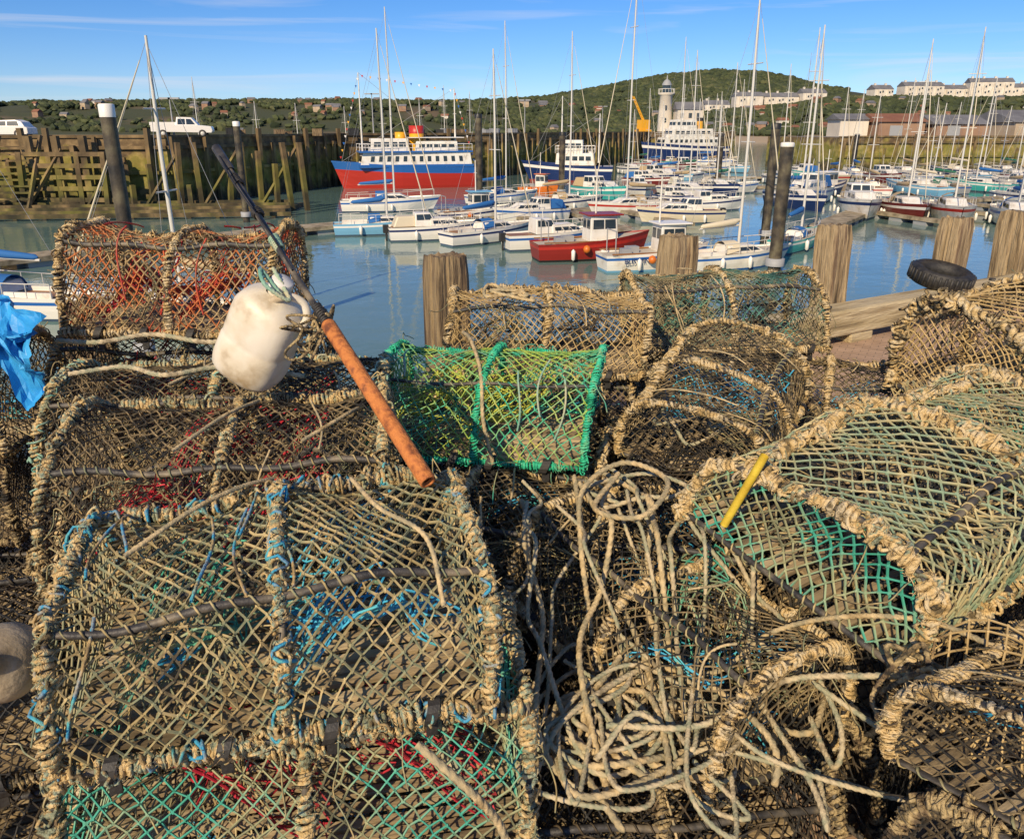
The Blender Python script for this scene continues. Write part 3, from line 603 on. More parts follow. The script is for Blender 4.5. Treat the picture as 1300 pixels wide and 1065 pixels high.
for (x0,y0,x1,y1,n,hd) in [(44,72,66,80,5,-105),(36,80,66,92,7,100),(30,96,70,104,6,-100),(36,108,82,117,6,98),(14,92,26,108,4,-60),(7,76,24,82,4,-70),(16,120,38,126,5,-80),(22,140,44,150,4,-70)]:
    for i in range(n):
        t=(i+.5)/n; x=x0+(x1-x0)*t+rng.normal(0,.5); y=y0+(y1-y0)*t+rng.normal(0,.8); k+=1
        if rng.random()<.62: yacht(x,y,hd+rng.normal(0,9),rng.uniform(6,8.4),stys[k%10],'white' if stys[k%10] in('navy','blue','maroon','teal','ltblue') else ['blue','navy','red','navy'][k%4],cv[k%5],rng.uniform(8,13),heel=rng.normal(0,.018),hood=k%2==0)
        else: cruiser(x,y,hd+rng.normal(0,9),rng.uniform(5.6,8),stys[k%10],'white' if stys[k%10] in('navy','blue','maroon','teal','ltblue') else 'navy','motor cruiser with cabin windows moored among the yachts',[None,'canvas_blue','canvas_tan'][k%3])
for i in range(8):
    x=-38+i*4.6+rng.normal(0,.9); yacht(x,100+i*4.2,rng.uniform(60,110),7,'white','blue','canvas_blue',rng.uniform(8,12),'white yacht moored on the far side of the pier')
# ships
def ship(name,x,y,h,L,B,F,band,mats,lab,decks,funnel,masts,rake=1.2,sheer=.35):
    e=empty(name,(x,y,WZ),(0,0,math.radians(h)),lab,'ship','ships moored at the pier')
    me=hull(L,B,F,*mats,rake=rake,sheer=sheer,band=band,stern=.85); obj('hull',me,e)
    for (l,w_,hh_,x0,z0,nw) in decks:
        addcabin(e,'deckhouse',cab(l,w_,hh_,x0,z0,.03,.02,.97),nw,True,v=(.4,.75))
    for (fx,fz,fr,fh,c1,c2) in funnel:
        b=MB();b.add(*lathe([(fr,0),(fr,fh*.7)],12,(fx,0,fz)));b.add(*lathe([(fr*1.02,fh*.7),(fr*1.02,fh),(fr*.6,fh)],12,(fx,0,fz)),1);obj('funnel',b.build('funnel',[M[c1],M[c2]]),e)
    A=[];C=[]
    for mx_,mz,mh in masts:
        b=MB();b.add(*tube([(mx_,0,mz),(mx_,0,mz+mh)],[.12,.05],6));b.add(*prisms([(mx_,-.9,mz+mh*.6)],[(mx_,.9,mz+mh*.6)],.04));obj('mast',b.build('mast',[M['whited']]),e)
        A+=[(mx_,0,mz+mh),(mx_,0,mz+mh)];C+=[(L/2,0,F*1.3),(-L/2,0,F)]
    b=MB();b.add(*prisms(A,C,.02,3));obj('rigging',b.build('rigging',[M['steel']]),e)
    top=decks[0]; zz=top[4]+top[2]; b=MB();l=top[0]/2
    for s in(-1,1):
        P=np.array([(top[3]+q,s*top[1]*.47,zz+.9) for q in np.linspace(-l,l,14)]);b.add(*tube(P,.035,4));b.add(*tube(P-np.array([0,0,.4]),.025,4));b.add(*prisms(P-np.array([0,0,.9]),P,.03))
    obj('guard_rail',b.build('guard_rail',[M['white']]),e)
    for xx in np.linspace(-L*.35,L*.3,5):
        b=MB();V,f=lathe([(.2,-.08),(.36,-.08),(.36,.08),(.2,.08),(.2,-.08)],12); V=V[:,[0,2,1]]+np.array([xx,-B/2-.12,F*.45]);b.add(V,f)
        obj('fender',b.build('fender',[M['rubber']]),e)
    return e
sh=ship('excursion_ship',-12,92.8,180+16,15.6,4.6,2.3,[2,2,2,2,0,0],('blue','white','red'),'red and blue excursion ship with white decks and yellow funnels',
  [(13,4.0,1.7,-.6,2.3,12),(4.4,2.8,1.5,2.4,4.0,4),(5,3.2,1.2,-3.0,4.0,5)],[(-.9,4.0,.85,2.9,'yellowp','red'),(1.0,4.0,.6,2.2,'yellowp','yellowp')],[(5.4,3,9.5),(-5.5,4,7)])
obj('blue_band',boxm('blue_band',[((-.6,0,2.5),(13.2,4.2,.3)),((-.6,0,4.06),(13.1,4.1,.16))],[M['blue']]),sh)
obj('awning',boxm('awning',[((-3,0,5.6),(6.4,3.4,.08))],[M['white']]),sh)
b=MB(3)
for (p0,p1) in[((8.0,0,3.2),(5.4,0,12.3)),((5.4,0,12.3),(-5.5,0,10.8)),((-5.5,0,10.8),(-7.8,0,2.8))]:
    p0=np.array(p0);p1=np.array(p1)
    for i,t in enumerate(np.linspace(.04,.96,12)):
        q=p0+(p1-p0)*t; b.add([q+[-.12,0,0],q+[.12,0,0],q+[0,.1,-.28]],[[0,1,2]],i%4)
obj('bunting',b.build('bunting',[M['red'],M['yellowp'],M['blue'],M['white']],False),sh)
ship('trawler',7.6,102.5,180-8,10.5,3.8,2.0,None,('navy','white','antired'),'dark blue trawler with white wheelhouse moored by the pier',
  [(5,3,1.5,-.6,2.1,5),(2.8,2.5,1.6,-.2,3.6,3)],[(-2.6,2.6,.3,1.8,'white','black')],[(1.2,5,5.5),(-3.6,2.4,6)])
ship('white_ferry',37.0,170,200,19,5,3.0,None,('navy','white','antired'),'large white passenger vessel with several decks near the lighthouse',
  [(14,4.4,1.8,-.8,3.1,10),(10,4,1.7,-.6,4.9,7),(5,3.4,1.8,1,6.6,4)],[(-3.2,6.6,.7,2.2,'yellowp','black')],[(1,8.4,7),(-5,5,8),(5.5,4,7)])
e=empty('dockside_crane',(29.5,180,1.0),(0,0,.4),'yellow dockside crane with raised jib','crane')
obj('cab',boxm('cab',[((0,0,1.6),(2.2,2,2.2)),((0,0,.3),(2.8,2.6,.6))],[M['yellowp']]),e)
b=MB();b.add(*prisms([(0,.3,2.4),(0,-.3,2.4)],[(-3,.3,7.5),(-3,-.3,7.5)],.16));b.add(*prisms([(-3*t,-.3,2.4+5.1*t) for t in np.linspace(0,.9,8)],[(-3*t-.4,.3,3.1+5.1*t) for t in np.linspace(0,.9,8)],.07));obj('jib',b.build('jib',[M['yellowp']]),e)
# ------------------------------------------------------------ pontoons and piles
def pontoon(pts,wd=1.6,lab='wooden pontoon walkway floating in the harbour'):
    e=empty('floating_pontoon',(0,0,0),(0,0,0),lab,'pontoon','floating pontoons')
    b=MB();bf=MB()
    for a,c in zip(pts[:-1],pts[1:]):
        a=np.array(a,float);c=np.array(c,float);Ls=np.linalg.norm(c-a);d=(c-a)/Ls;ang=math.atan2(d[1],d[0]);n=int(Ls/.16)
        for i in range(n):
            q=a+d*(i+.5)*Ls/n; b.add(*boxq((q[0],q[1],WZ+.5),(Ls/n*.88,wd,.05),ang))
        m_=(a+c)/2
        for s in(-1,1): q=m_+np.array([-d[1],d[0]])*s*(wd/2-.05); bf.add(*boxq((q[0],q[1],WZ+.38),(Ls,.12,.18),ang))
        for i in range(int(Ls/2.4)+1):
            q=a+d*min(i*2.4+.6,Ls); bf.add(*boxq((q[0],q[1],WZ+.08),(1.2,wd*.85,.46),ang),1)
    obj('decking',b.build('decking',[M['woodp']],False),e);obj('float',bf.build('float',[M['woodp'],M['grey']],False),e)
pontoon([(-26,36),(-15,49),(-7,55.5)],2.0)
pontoon([(-6,55),(8,63),(16,74)],1.6)
for a,c in[((-3.6,56.4),(-1.5,50.2)),((0,58.6),(2.6,50)),((4.4,61),(7.6,47)),((8,63),(12,52))]: pontoon([a,c],.8,'narrow finger pontoon between moored boats')
pontoon([(20,50),(31,66),(70,84)],1.8)
for x_,y_ in[(28,60.5),(33.8,66.8),(39,69)]: pontoon([(x_,y_),(x_+2.6,y_-9)],.8,'narrow finger pontoon between moored boats')
pontoon([(24,86),(70,98)],1.6);pontoon([(26,104),(82,112)],1.6)
M['pile']=mat('pile_steel',[(.02,.018,.016),(.07,.055,.035),(.14,.12,.07)],2,.6,.3,20)
def pile(x,y,zt,r,lab='dark steel mooring pile with pale top standing in the water',cap='white',ch=.28):
    e=empty('mooring_pile',(x,y,0),(0,0,0),lab,'mooring pile','mooring piles in the harbour')
    b=MB();b.add(*lathe([(r,-8),(r,zt-ch)],18));obj('shaft',b.build('shaft',[M['pile']]),e)
    b=MB();b.add(*lathe([(r*1.04,zt-ch-.02),(r*1.04,zt),(r*.9,zt+r*.15),(.01,zt+r*.2)],18));obj('cap',b.build('cap',[M[cap]]),e)
    b=MB();b.add(*lathe([(r*1.5,WZ+.4),(r*1.5,WZ+.75),(r*1.05,WZ+.75)],14));obj('guide_collar',b.build('guide_collar',[M['grey']]),e)
pile(-10.55,21,2.3,.19);pile(12.4,35.8,1.1,.29,cap='whited',ch=.12);pile(15.3,46.4,2.0,.26,cap='black');pile(-2.85,68,2.9,.30,cap='black');pile(5,79,1.4,.30,cap='black')
pile(23.6,90,1.2,.34,cap='black');pile(51,118,1,.36,cap='black');pile(-19.6,57,2.2,.24);pile(-24,70,.2,.2,cap='black');pile(44,62,.9,.28,cap='black')
# ------------------------------------------------------------ quay edge
ang=math.atan(.588)
def beam(x0,x1):
    y0,y1=edgeY(x0)-.12,edgeY(x1)-.12; Ls=math.hypot(x1-x0,y1-y0)-.012
    e=empty('kerb_beam',((x0+x1)/2,(y0+y1)/2,0),(0,0,ang),'thick weathered timber kerb beam along the quay edge','kerb','timber kerb beams along the quay')
    obj('timber',boxm('timber',[((0,0,.19),(Ls,.24,.22)),((-Ls*.3,0,.04),(.3,.22,.09)),((Ls*.3,0,.04),(.3,.22,.09))],[M['woodh']]),e,bevel=.02)
    for s in(-.42,.42):
        b=MB();b.add(*lathe([(.03,.30),(.03,.32),(.001,.322)],8,(Ls*s,0,0)));obj('bolt',b.build('bolt',[M['rubber']]),e)
xs=[-8,-5.2,-2.6,0,2.4,4.9,7.6,10.5,14]
for a,c in zip(xs[:-1],xs[1:]): beam(a,c)
def post(x,h=.95,wd=.27,wm='wood'):
    bm=MB();n=22;V=[];zs=np.linspace(-1.5,h,n)
    ck=rng.uniform(0,6.28,5)
    for z in zs:
        s=wd/2*(1+.02*math.sin(z*5+x)) if z<h-.01 else wd/2*.9
        for a in range(48):
            t=a/48*2*math.pi+.13; r=s/max(abs(math.cos(t)),abs(math.sin(t)))*.97; r=min(r,s*1.3)
            for c_ in ck:
                dd=abs((t-c_-.05*math.sin(z*3+c_)+math.pi)%(2*math.pi)-math.pi)
                if dd<.07: r-=.012
            r+=rng.normal(0,.0012); V.append((r*math.cos(t),r*math.sin(t),z+(rng.normal(0,.006) if z>h-.01 else 0)))
    bm.add(V,ringfaces(n,48)); me=bm.build('timber',[M[wm]],False)
    e=empty('timber_bollard',(x,edgeY(x)+.16,0),(rng.normal(0,.02),rng.normal(0,.02),ang),'square weathered timber mooring post on the quay edge','mooring post','timber posts along the quay')
    obj('timber',me,e)
    top=V[-48:]
    obj('top',poly('top',top+[(0,0,h-.02)],[[i,(i+1)%48,48] for i in range(48)],[M[wm]]),e)
for x_,h_ in[(-.4,.97),(1.2,.97),(2.75,.93),(4.25,.9),(5.25,.9),(7.2,.9),(-2.1,.9),(-4,.9)]: post(x_,h_,.24 if x_<5 else .3,'wood' if x_<0 else 'woodl')
b=MB();V,f=lathe([(.17,-.06),(.24,-.08),(.27,-.06),(.275,0),(.27,.06),(.24,.08),(.17,.06),(.155,0),(.17,-.06)],32);b.add(V,f)
th=np.arange(36)*2*math.pi/36
for t in th:
    v,q=boxq((.277,0,0),(.018,.022,.11));b.add(v@np.array(Matrix.Rotation(t,3,'Z')).T,q)
obj('dock_fender',b.build('dock_fender',[M['rubber']]),None,(4.02,edgeY(4.02)-.02,.40),(math.radians(12),0,ang),'worn black rubber tyre lying on the timber kerb','fender')
# ------------------------------------------------------------ lobster pots
t=np.linspace(0,2*math.pi,13)
def strip_mesh(rr):
    b=MB();P=np.stack([.010*np.sin(t),rr*np.cos(t),rr*np.sin(t)*1.15],1); wv=np.array([.013,0,0]); b.add(np.concatenate([P-wv,P+wv]),[[i,i+1,14+i,13+i] for i in range(12)])
    b.add(*boxq((0.004,0,-rr*1.15-.012),(.024,.006,.03))); return b.build('rubber_strip',[M['rubber']],False)
STRIP=strip_mesh(.023)
def make_pot(seed,L=.85,W=.50,H=.31,wrap='wrap_tan',net='net_olive',inner='in_blue',inner2=None,cell=(.036,.021),tw=.0021,endnet=None,slat='slat',wr=.0050,core=.0075,funnel='net_olive',fuzz=2200,raggedy=.3,midrail=True,px_=.58,pz_=.64,nk=44,am=.014,sag=.022,lash='rope_tan',nl=4,sec=None):
    r_=np.random.default_rng(seed)
    av=np.linspace(0,math.pi,80); py=-(W/2)*np.sign(np.cos(av))*np.abs(np.cos(av))**px_; pz=H*np.abs(np.sin(av))**pz_
    pr=resample(np.stack([np.zeros(80),py,pz],1),.004); sl=np.linspace(0,1,len(pr)); arc=np.linalg.norm(np.diff(pr,axis=0),axis=1).sum()
    def prof(v): return np.interp(v,sl,pr[:,1]),np.interp(v,sl,pr[:,2])
    ph=r_.random(12)*6.28
    def deform(V):
        x,y,z=V[:,0],V[:,1],V[:,2]; o=V.copy(); q=np.clip(z/H,0,1.2)
        o[:,0]+=am*np.sin(5*z+ph[0]+7*y)*q+.035*math.sin(ph[7])*q
        o[:,1]+=am*np.sin(6*x+ph[1])*q+.035*math.sin(ph[8])*q
        o[:,2]+=am*(np.sin(6*x+ph[2])+.8*np.sin(11*y+ph[3])+.5*np.sin(19*x+13*y+ph[9]))*q
        return o
    def S(u,v,sg=sag):
        y,z=prof(v); s=1-sg/(W/2)*np.sin(np.pi*((u*2)%1.0))*np.sin(np.pi*np.clip(v,0,1))
        return np.stack([(u-.5)*L,y*s,z*s],-1)
    def netgrid(nu,nv,fn,jit,miss=.0,wv=1):
        I,J=np.meshgrid(np.arange(nu+1),np.arange(nv+1),indexing='ij')
        u=np.clip((I+.5*(J%2))/nu,0,1);v=J/nv
        w1=wv*(.3/nu*np.sin(J*.35+ph[4])+.3/nu*np.sin(I*.5+J*.3+ph[5])); w2=wv*(.5/nv*np.sin(I*.45+J*.2+ph[6])+.25/nv*np.sin(I*.9+ph[2]))
        inn=(u>.01)&(u<.99)&(v>.01)&(v<.99)
        P=fn(np.where(inn,u+w1,u),np.where(inn,v+w2,v)); P=P+np.where(inn[...,None],r_.normal(0,jit,P.shape),0)
        A=[];B_=[]
        for di in(0,1):
            for j in range(nv):
                i=np.arange(nu+1); i2=i+ (di if j%2 else di-1); ok=(i2>=0)&(i2<=nu)
                A.append(P[i[ok],j]);B_.append(P[i2[ok],j+1])
        A=np.concatenate(A);B_=np.concatenate(B_)
        k=(np.linalg.norm(A-B_,axis=1)<.11)&(r_.random(len(A))>miss)
        return A[k],B_[k],P[inn]
    out={}
    b=MB(); nu=int(L/cell[0]);nv=int(arc/cell[1]); nv+=nv%2
    A,B_,K=netgrid(nu,nv,lambda u,v:S(u,v),.0018,.006)
    rad=tw*(1+.3*r_.normal(0,raggedy,len(A)))
    b.add(*prisms(A,B_,rad));b.add(*knots(K,tw*1.9))
    em=1 if endnet else 0
    for sx in(-1,1):
        def fe(u,v,sx=sx):
            yy=(u-.5)*W*.999; top=np.interp(yy,pr[:,1],pr[:,2]); 
            return np.stack([np.full_like(u,sx*L/2)-sx*.02*np.sin(np.pi*u)*np.sin(np.pi*v),yy,top*v],-1)
        A,B_,K=netgrid(max(6,int(W/.034)),2*int(H/.04),fe,.0018,.004)
        b.add(*prisms(A,B_,tw),em);b.add(*knots(K,tw*1.8),em)
    out['netting']=b.build('netting',[M[net],M[endnet or net]],False,deform)
    hoopP=lambda x:np.stack([np.full(len(pr),x),pr[:,1],pr[:,2]],1)
    b=MB();rails=[]
    hx=[-L/2,0,L/2]; allp=[];wraps=[]
    def wrapit(P,w_=1):
        v,f=helix(P,core+wr*.75,wr*2.3,wr,5,8,.62,1.7); b.add(v,f); wraps.append(v)
        v,f=helix(P,core+wr*1.7,wr*11,wr*.6,4,14,.6,1.5); b.add(v,f,3); allp.append(resample(P,.03))
    for x in hx:
        P=hoopP(x); b.add(*tube(resample(P,.03),core,6),1); wrapit(P)
    for yy in(-W/2,W/2): rails.append(([(-L/2,yy,0),(L/2,yy,0)],True))
    for x in hx: rails.append(([(x,-W/2,0),(x,W/2,0)],False))
    y1,z1=prof(.30);y2,z2=prof(.70)
    for (yy,zz,wp) in((y1,z1,False),(y2,z2,midrail)): rails.append(([(-L/2,yy,zz),(L/2,yy,zz)],wp))
    for P,wp in rails:
        P=resample(P,.03); b.add(*tube(P,core*1.1,7),1)
        if wp: wrapit(P)
        else: b.add(*helix(P,core+.002,.034,.0026,4),2)
    allp=np.concatenate(allp)
    for q in range(nk):
        c=allp[r_.integers(0,len(allp))]; Q=c+norm(r_.normal(size=(12,3)))*(core+wr*2.1)*r_.uniform(.8,1.6,(12,1))
        b.add(*tube(spline(Q,.006),wr*.62,5),0 if q%3 else 3)
    for q in range(40):
        c=allp[r_.integers(0,len(allp))]; Q=[c]; d=r_.normal(0,.02,3)
        for s in range(5): d=d*.6+r_.normal(0,.012,3)+np.array([0,0,-.006]); Q.append(Q[-1]+d)
        b.add(*tube(spline(Q,.008),.0017,4),2)
    src=np.concatenate(wraps); idx=r_.integers(0,len(src),fuzz); A=src[idx]; d=norm(r_.normal(size=A.shape)); b.add(*prisms(A-d*.004,A+d*(.005+.014*r_.random((fuzz,1))),.0010,3),0)
    out['frame']=b.build('frame',[M[wrap],M['pipe'],M[funnel],M[sec or ('wrap_dark' if wrap!='wrap_green' else 'wrap_green')]],True,deform)
    b=MB(); 
    for yy in np.linspace(-W/2+.035,W/2-.035,13): b.add(*boxq((0,yy+r_.normal(0,.003),.004),(L*.99,.020,.012),r_.normal(0,.006)))
    for xx in np.linspace(-L/2+.1,L/2-.1,5): b.add(*boxq((xx,0,-.009),(.02,W*.98,.012),r_.normal(0,.02)))
    out['base']=b.build('base',[M[slat]],False)
    mats=[M[funnel],M[inner],M[inner2 or inner],M['pipe']]
    ents=[]
    for (cx,sy) in((-L/4,-1),(L/4,1)):
        b=MB()
        def ff(u,v,cx=cx,sy=sy):
            t=u*2*math.pi; R=.13*(1-v)+.055*v; R=R*(1-.2*np.sin(np.pi*v))
            return np.stack([cx+np.cos(t)*R*1.15,sy*(W/2-.035)*(1-v)+0*v-sy*(-.02)*v,H*.45+np.sin(t)*R+0*v],-1)
        A,B_,K=netgrid(20,7,ff,.001);b.add(*prisms(A,B_,tw*.9));
        tt=np.linspace(0,2*math.pi,25);b.add(*tube(np.stack([cx+.063*np.cos(tt),np.full(25,sy*.02),H*.45+.055*np.sin(tt)],1),.006,5),3)
        ents.append(b.build('entrance',mats,False,deform))
    out['_ents']=ents
    b=MB()
    for (xa,xb,mi,n) in((-.02,L*.30,1,13),(-L*.42,-.1,2,10)):
        def fi(u,v,xa=xa,xb=xb):
            return np.stack([xa+(xb-xa)*v+.02*np.sin(9*u+ph[9]),(u-.5)*W*.82,.05+(H*.66)*v+.03*np.sin(u*7+v*5+ph[10])-.10*np.sin(np.pi*u)*v],-1)
        A,B_,K=netgrid(n,12,fi,.003,.05); b.add(*prisms(A,B_,tw),mi);b.add(*knots(K,tw*1.7),mi)
    for q in range(5):
        c=np.array([r_.uniform(-L*.38,L*.38),r_.uniform(-W*.3,W*.3),r_.uniform(.05,H*.5)]); P=[c]
        for s in range(16): P.append(c+r_.normal(0,.035,3)*[1.4,1,.6])
        b.add(*tube(spline(P,.012),tw,4),1+q%2)
    out['inner_net']=b.build('inner_net',mats,False)
    b=MB()
    for q in range(nl):
        u=r_.uniform(.05,.95); v0=r_.uniform(.05,.5);v1=v0+r_.uniform(.12,.3); P=[S(np.array(u+.03*math.sin(3*t_+q)),np.array(v0+(v1-v0)*t_),-.006) for t_ in np.linspace(0,1,6)]
        b.add(*tube(spline(P,.005),.0034,6,3,250))
    out['lashing']=b.build('lashing',[M[lash]],True,deform)
    out['_dim']=(L,W,core+wr*2,list(r_.normal(0,.015,10)))
    return out
POT={}
POT['tan']=make_pot(1,H=.28,inner='in_blue',inner2='net_teal',net='net_olive',wr=.0060,fuzz=5200,tw=.0025,nk=110,lash='wrap_mix',nl=7,sec='wrap_mix')
POT['red']=make_pot(2,L=.90,wrap='wrap_tan',net='net_dark',inner='in_red',inner2='in_red',wr=.0054)
POT['orange']=make_pot(3,L=.80,W=.46,H=.35,net='net_rust',wrap='wrap_pale',inner='in_orange',inner2='in_red',tw=.0027,wr=.0048,lash='in_orange',nl=8,px_=.55,pz_=.5)
POT['green']=make_pot(4,L=.70,W=.48,H=.31,wrap='wrap_green',net='net_green',inner='in_yel',inner2='in_yel',funnel='net_teal',wr=.0038,core=.0055,fuzz=1200,px_=.85,pz_=.8,nk=26,lash='rope_teal',am=.010)
POT['black']=make_pot(5,L=.80,W=.46,wrap='wrap_dark',net='net_black',inner='net_black',inner2='net_dark',funnel='net_black',wr=.0052)
POT['sage']=make_pot(6,L=1.10,W=.62,H=.25,wrap='wrap_pale',net='net_sage',inner='net_olive',inner2='net_black',endnet='net_teal',wr=.0072,cell=(.042,.025),tw=.0026,fuzz=5600,nk=140,px_=.52,pz_=.52,am=.016,sec='wrap_tan')
POT['sagesmall']=make_pot(16,L=.90,W=.50,H=.33,wrap='wrap_pale',net='net_dkteal',inner='net_black',inner2='net_teal',wr=.0054,tw=.0023)
POT['brown']=make_pot(8,L=.86,W=.48,wrap='wrap_pale',net='net_brown',inner='net_black',inner2='net_olive',wr=.0054,am=.018)
POT['arch']=make_pot(18,L=.86,W=.60,H=.42,wrap='wrap_pale',net='net_brown',inner='net_black',inner2='net_black',wr=.0105,core=.010,cell=(.052,.032),tw=.0028,nk=40,am=.012,px_=.75,pz_=.6,sag=.01)
POT['greenred']=make_pot(9,L=.84,W=.5,wrap='wrap_tan',net='net_teal',inner='in_red',inner2='in_red',wr=.0054)
POT['dark']=make_pot(10,L=.86,wrap='wrap_pale',net='net_dark',inner='in_blue',inner2='net_black',wr=.0052)
POT['reddark']=make_pot(12,L=.96,wrap='wrap_tan',net='net_dark',inner='in_red',inner2='net_black',wr=.0054,sec='rope_teal')
LAB={'tan':'lobster pot with lumpy tan rope hoops and blue twine','red':'lobster pot with tan rope frame and red twine inside','orange':'lobster pot with pale rope frame and orange red netting',
 'green':'bright green rope framed lobster pot with yellow green net','black':'black netted lobster pot with dark rope hoops','sage':'large lobster pot with sage green net and tan hoops',
 'brown':'lobster pot with thick tan rope hoops and brown net','arch':'tall open lobster pot with very thick tan rope hoops','greenred':'lobster pot with green netting and red twine inside','dark':'dark lobster pot with pale tan rope hoops','reddark':'lobster pot with dark net and red twine inside','sagesmall':'lobster pot with dark teal net and pale rope hoops'}
def pot(kind,x,y,z,rot,tx=0,ty=0,sc=1):
    e=empty('lobster_pot',(x,y,z+.022),(math.radians(tx),math.radians(ty),math.radians(rot)),LAB[kind],'lobster pot','lobster pots stacked on the quay',sc)
    Pk=POT[kind]
    for n_,me in Pk.items():
        if n_[0]!='_': obj(n_,me,e)
    for me in Pk['_ents']: obj('entrance',me,e)
    L_,W_,rr,jt=Pk['_dim']
    for si,s in enumerate((-1,1)):
        for i in range(4): obj('rubber_strip',STRIP,e,(-L_/2+.12+i*(L_-.24)/3+jt[si*4+i],s*W_/2,0),(0,0,0))
    return e
T=.335
for (x,y,r,ks) in[(-.46,1.31,11,['dark','greenred','tan']),(-.72,1.80,5,['black','dark','red']),(-.90,2.26,2,['black','red','reddark']),(-1.18,2.76,0,['black','dark','red','orange']),(-2.12,2.5,5,['black','black','dark']),(-1.44,1.38,20,['black','black'])]:
    for i,k_ in enumerate(ks):
        dx,dy=(.03,-.0) if (k_=='greenred') else (rng.normal(0,.012),rng.normal(0,.01))
        if i==len(ks)-1: dx=dy=0
        pot(k_,x+dx,y+dy,i*T,r+rng.normal(0,2)+(180 if i%2 and i<2 else 0),rng.normal(0,1.2),rng.normal(0,1.2),sc=(.86,1,1) if (k_=='tan' or (k_=='red' and y<2)) else ((.88,1,1) if k_=='orange' else 1))
for (x,y,r,ks) in[(-.09,2.46,-9,['black','dark','green']),(.30,2.00,-16,['black','dark']),(.14,3.35,-4,['black','dark','brown']),(.76,2.72,8,['black','black']),(1.06,3.78,3,['black','dark','sagesmall']),(1.50,3.34,-20,['black','dark']),(.28,1.42,6,['black']),
  (1.08,1.86,34,['black','black']),(1.14,1.0,26,['dark','black']),(2.10,2.98,22,['dark','black']),(1.95,2.2,30,['black','dark']),(2.0,1.3,20,['black','dark']),(-.3,.62,4,['black']),(.45,.72,0,['black'])]:
    for i,k_ in enumerate(ks): pot(k_,x+rng.normal(0,.01),y+rng.normal(0,.01),i*T,r+(rng.normal(0,3) if i<len(ks)-1 else 0))
pot('sage',1.08,1.86,2*T+.02,34,9,-2); pot('arch',2.12,2.95,2*T,24,4,-4)
pot('dark',.74,2.56,2*T,62,5,-9,(.8,1,.75)); pot('dark',.38,1.66,T*1.02,-58,-12,4,.9); pot('dark',1.16,1.08,2*T-.03,32,-10,5,(1,1,.55))
# ------------------------------------------------------------ loose ropes
def rope(P,r=.007,m='rope_tan',lab='loose twisted rope lying over the pots',name='loose_rope',closed=False):
    P=spline(P,.0036,closed); b=MB(); b.add(*tube(P,r,12,3,.75/r,.17)); obj(name,b.build(name,[M[m]]),None,(0,0,0),(0,0,0),lab,'rope','loose ropes on the pile')
def tangle(cx,cy,cz,rx,ry,n,r,m,seed,zamp=.05,lab='tangled heap of twisted rope among the pots'):
    q=np.random.default_rng(seed); P=[];a=q.random()*6
    for i in range(n):
        a+=q.uniform(.6,1.9)*(1 if q.random()<.85 else -1); R=q.uniform(.25,1.0); x=cx+rx*R*math.cos(a)+q.normal(0,.03);y=cy+ry*R*math.sin(a*1.03)+q.normal(0,.03)
        P.append((x,y,cz+zamp*(1-R)+q.uniform(0,zamp)))
    rope(P,r,m,lab)
ms=['rope_grey','rope_grey','rope_tan','rope_grey','rope_grey','rope_tan']
for i in range(8): tangle(.24+rng.normal(0,.06),1.40+rng.normal(0,.07),.375+.008*i,.22,.24,11,(.006,.005,.0068)[i%3],ms[i%6],20+i,.06)
tangle(.36,1.95,.705,.2,.13,8,.006,ms[0],40,.04,'thick tan rope looped over black pots')
for i in range(2): tangle(-.02,3.2,1.02,.13,.10,10,.007,'rope_tan',70+i,.03,'coil of tan rope on top of a pot')
for i in range(2): tangle(.62,2.35,.72,.2,.16,8,.0055,'rope_grey',100+i,.06)
for i in range(3): tangle(1.12,1.02,.74+.012*i,.30,.22,12,.0052,'wrap_dark' if i%2 else 'rope_tan',120+i,.07,'frayed brown rope heaped on a collapsed pot')
for i in range(2): tangle(.80,1.22,.60,.14,.16,10,.0052,'wrap_dark',130+i,.10,'frayed brown rope heaped on a collapsed pot')
q=np.random.default_rng(77)
for i in range(18):
    x0=q.uniform(.0,.62);y0=q.uniform(1.66,1.9);x1=x0+q.normal(0,.12);y1=q.uniform(1.15,1.5)
    z0=.68+q.uniform(0,.05)
    P=[(x0+q.normal(0,.05),y0+.18,z0+.02),(x0,y0+.08,z0),(x0+q.normal(0,.02),y0-.03,z0+.01),(x0*.75+x1*.25+q.normal(0,.03),y0-.12,z0-.13),(x0*.5+x1*.5+q.normal(0,.04),(y0+y1)/2,.53+q.uniform(-.04,.04)),(x1,y1,.46+q.uniform(-.03,.05)),(x1+q.normal(0,.08),y1-.08,.44),(x1+q.normal(0,.12),y1+.05,.45)]
    rope(P,(.0058,.005,.0070)[i%3],ms[i%6],'cream beige rope hanging in a long loop between the stacks')
rope([(.20,1.30,.50),(.40,1.28,.52),(.58,1.34,.58),(.72,1.26,.66),(.86,1.16,.74),(1.02,1.12,.80)],.0062,'rope_grey','cream rope running across to the next pots')
rope([(.30,1.50,.50),(.46,1.44,.52),(.60,1.48,.60),(.72,1.40,.70),(.84,1.30,.76),(.92,1.18,.78)],.0055,'rope_tan','cream rope running across to the next pots')
rope([(.30,1.95,.78),(.22,1.80,.75),(.33,1.72,.77),(.42,1.86,.80),(.32,1.98,.80),(.2,1.9,.76),(.18,1.76,.68),(.2,1.6,.5)],.007,'rope_tan','thick tan rope looped over black pots')
rope([(-.18,2.72,.99),(-.14,2.50,1.02),(-.10,2.30,.97),(-.09,2.21,.84),(-.06,2.19,.70)],.006,'rope_tan','tan rope hanging over the green pot')
rope([(-1.5,2.42,1.04),(-1.35,2.40,1.04),(-1.2,2.46,1.05),(-1.0,2.40,1.04),(-.85,2.44,1.04),(-.7,2.3,1.03),(-.8,2.2,1.03)],.008,'rope_grey','thick grey rope across the stacked pots')
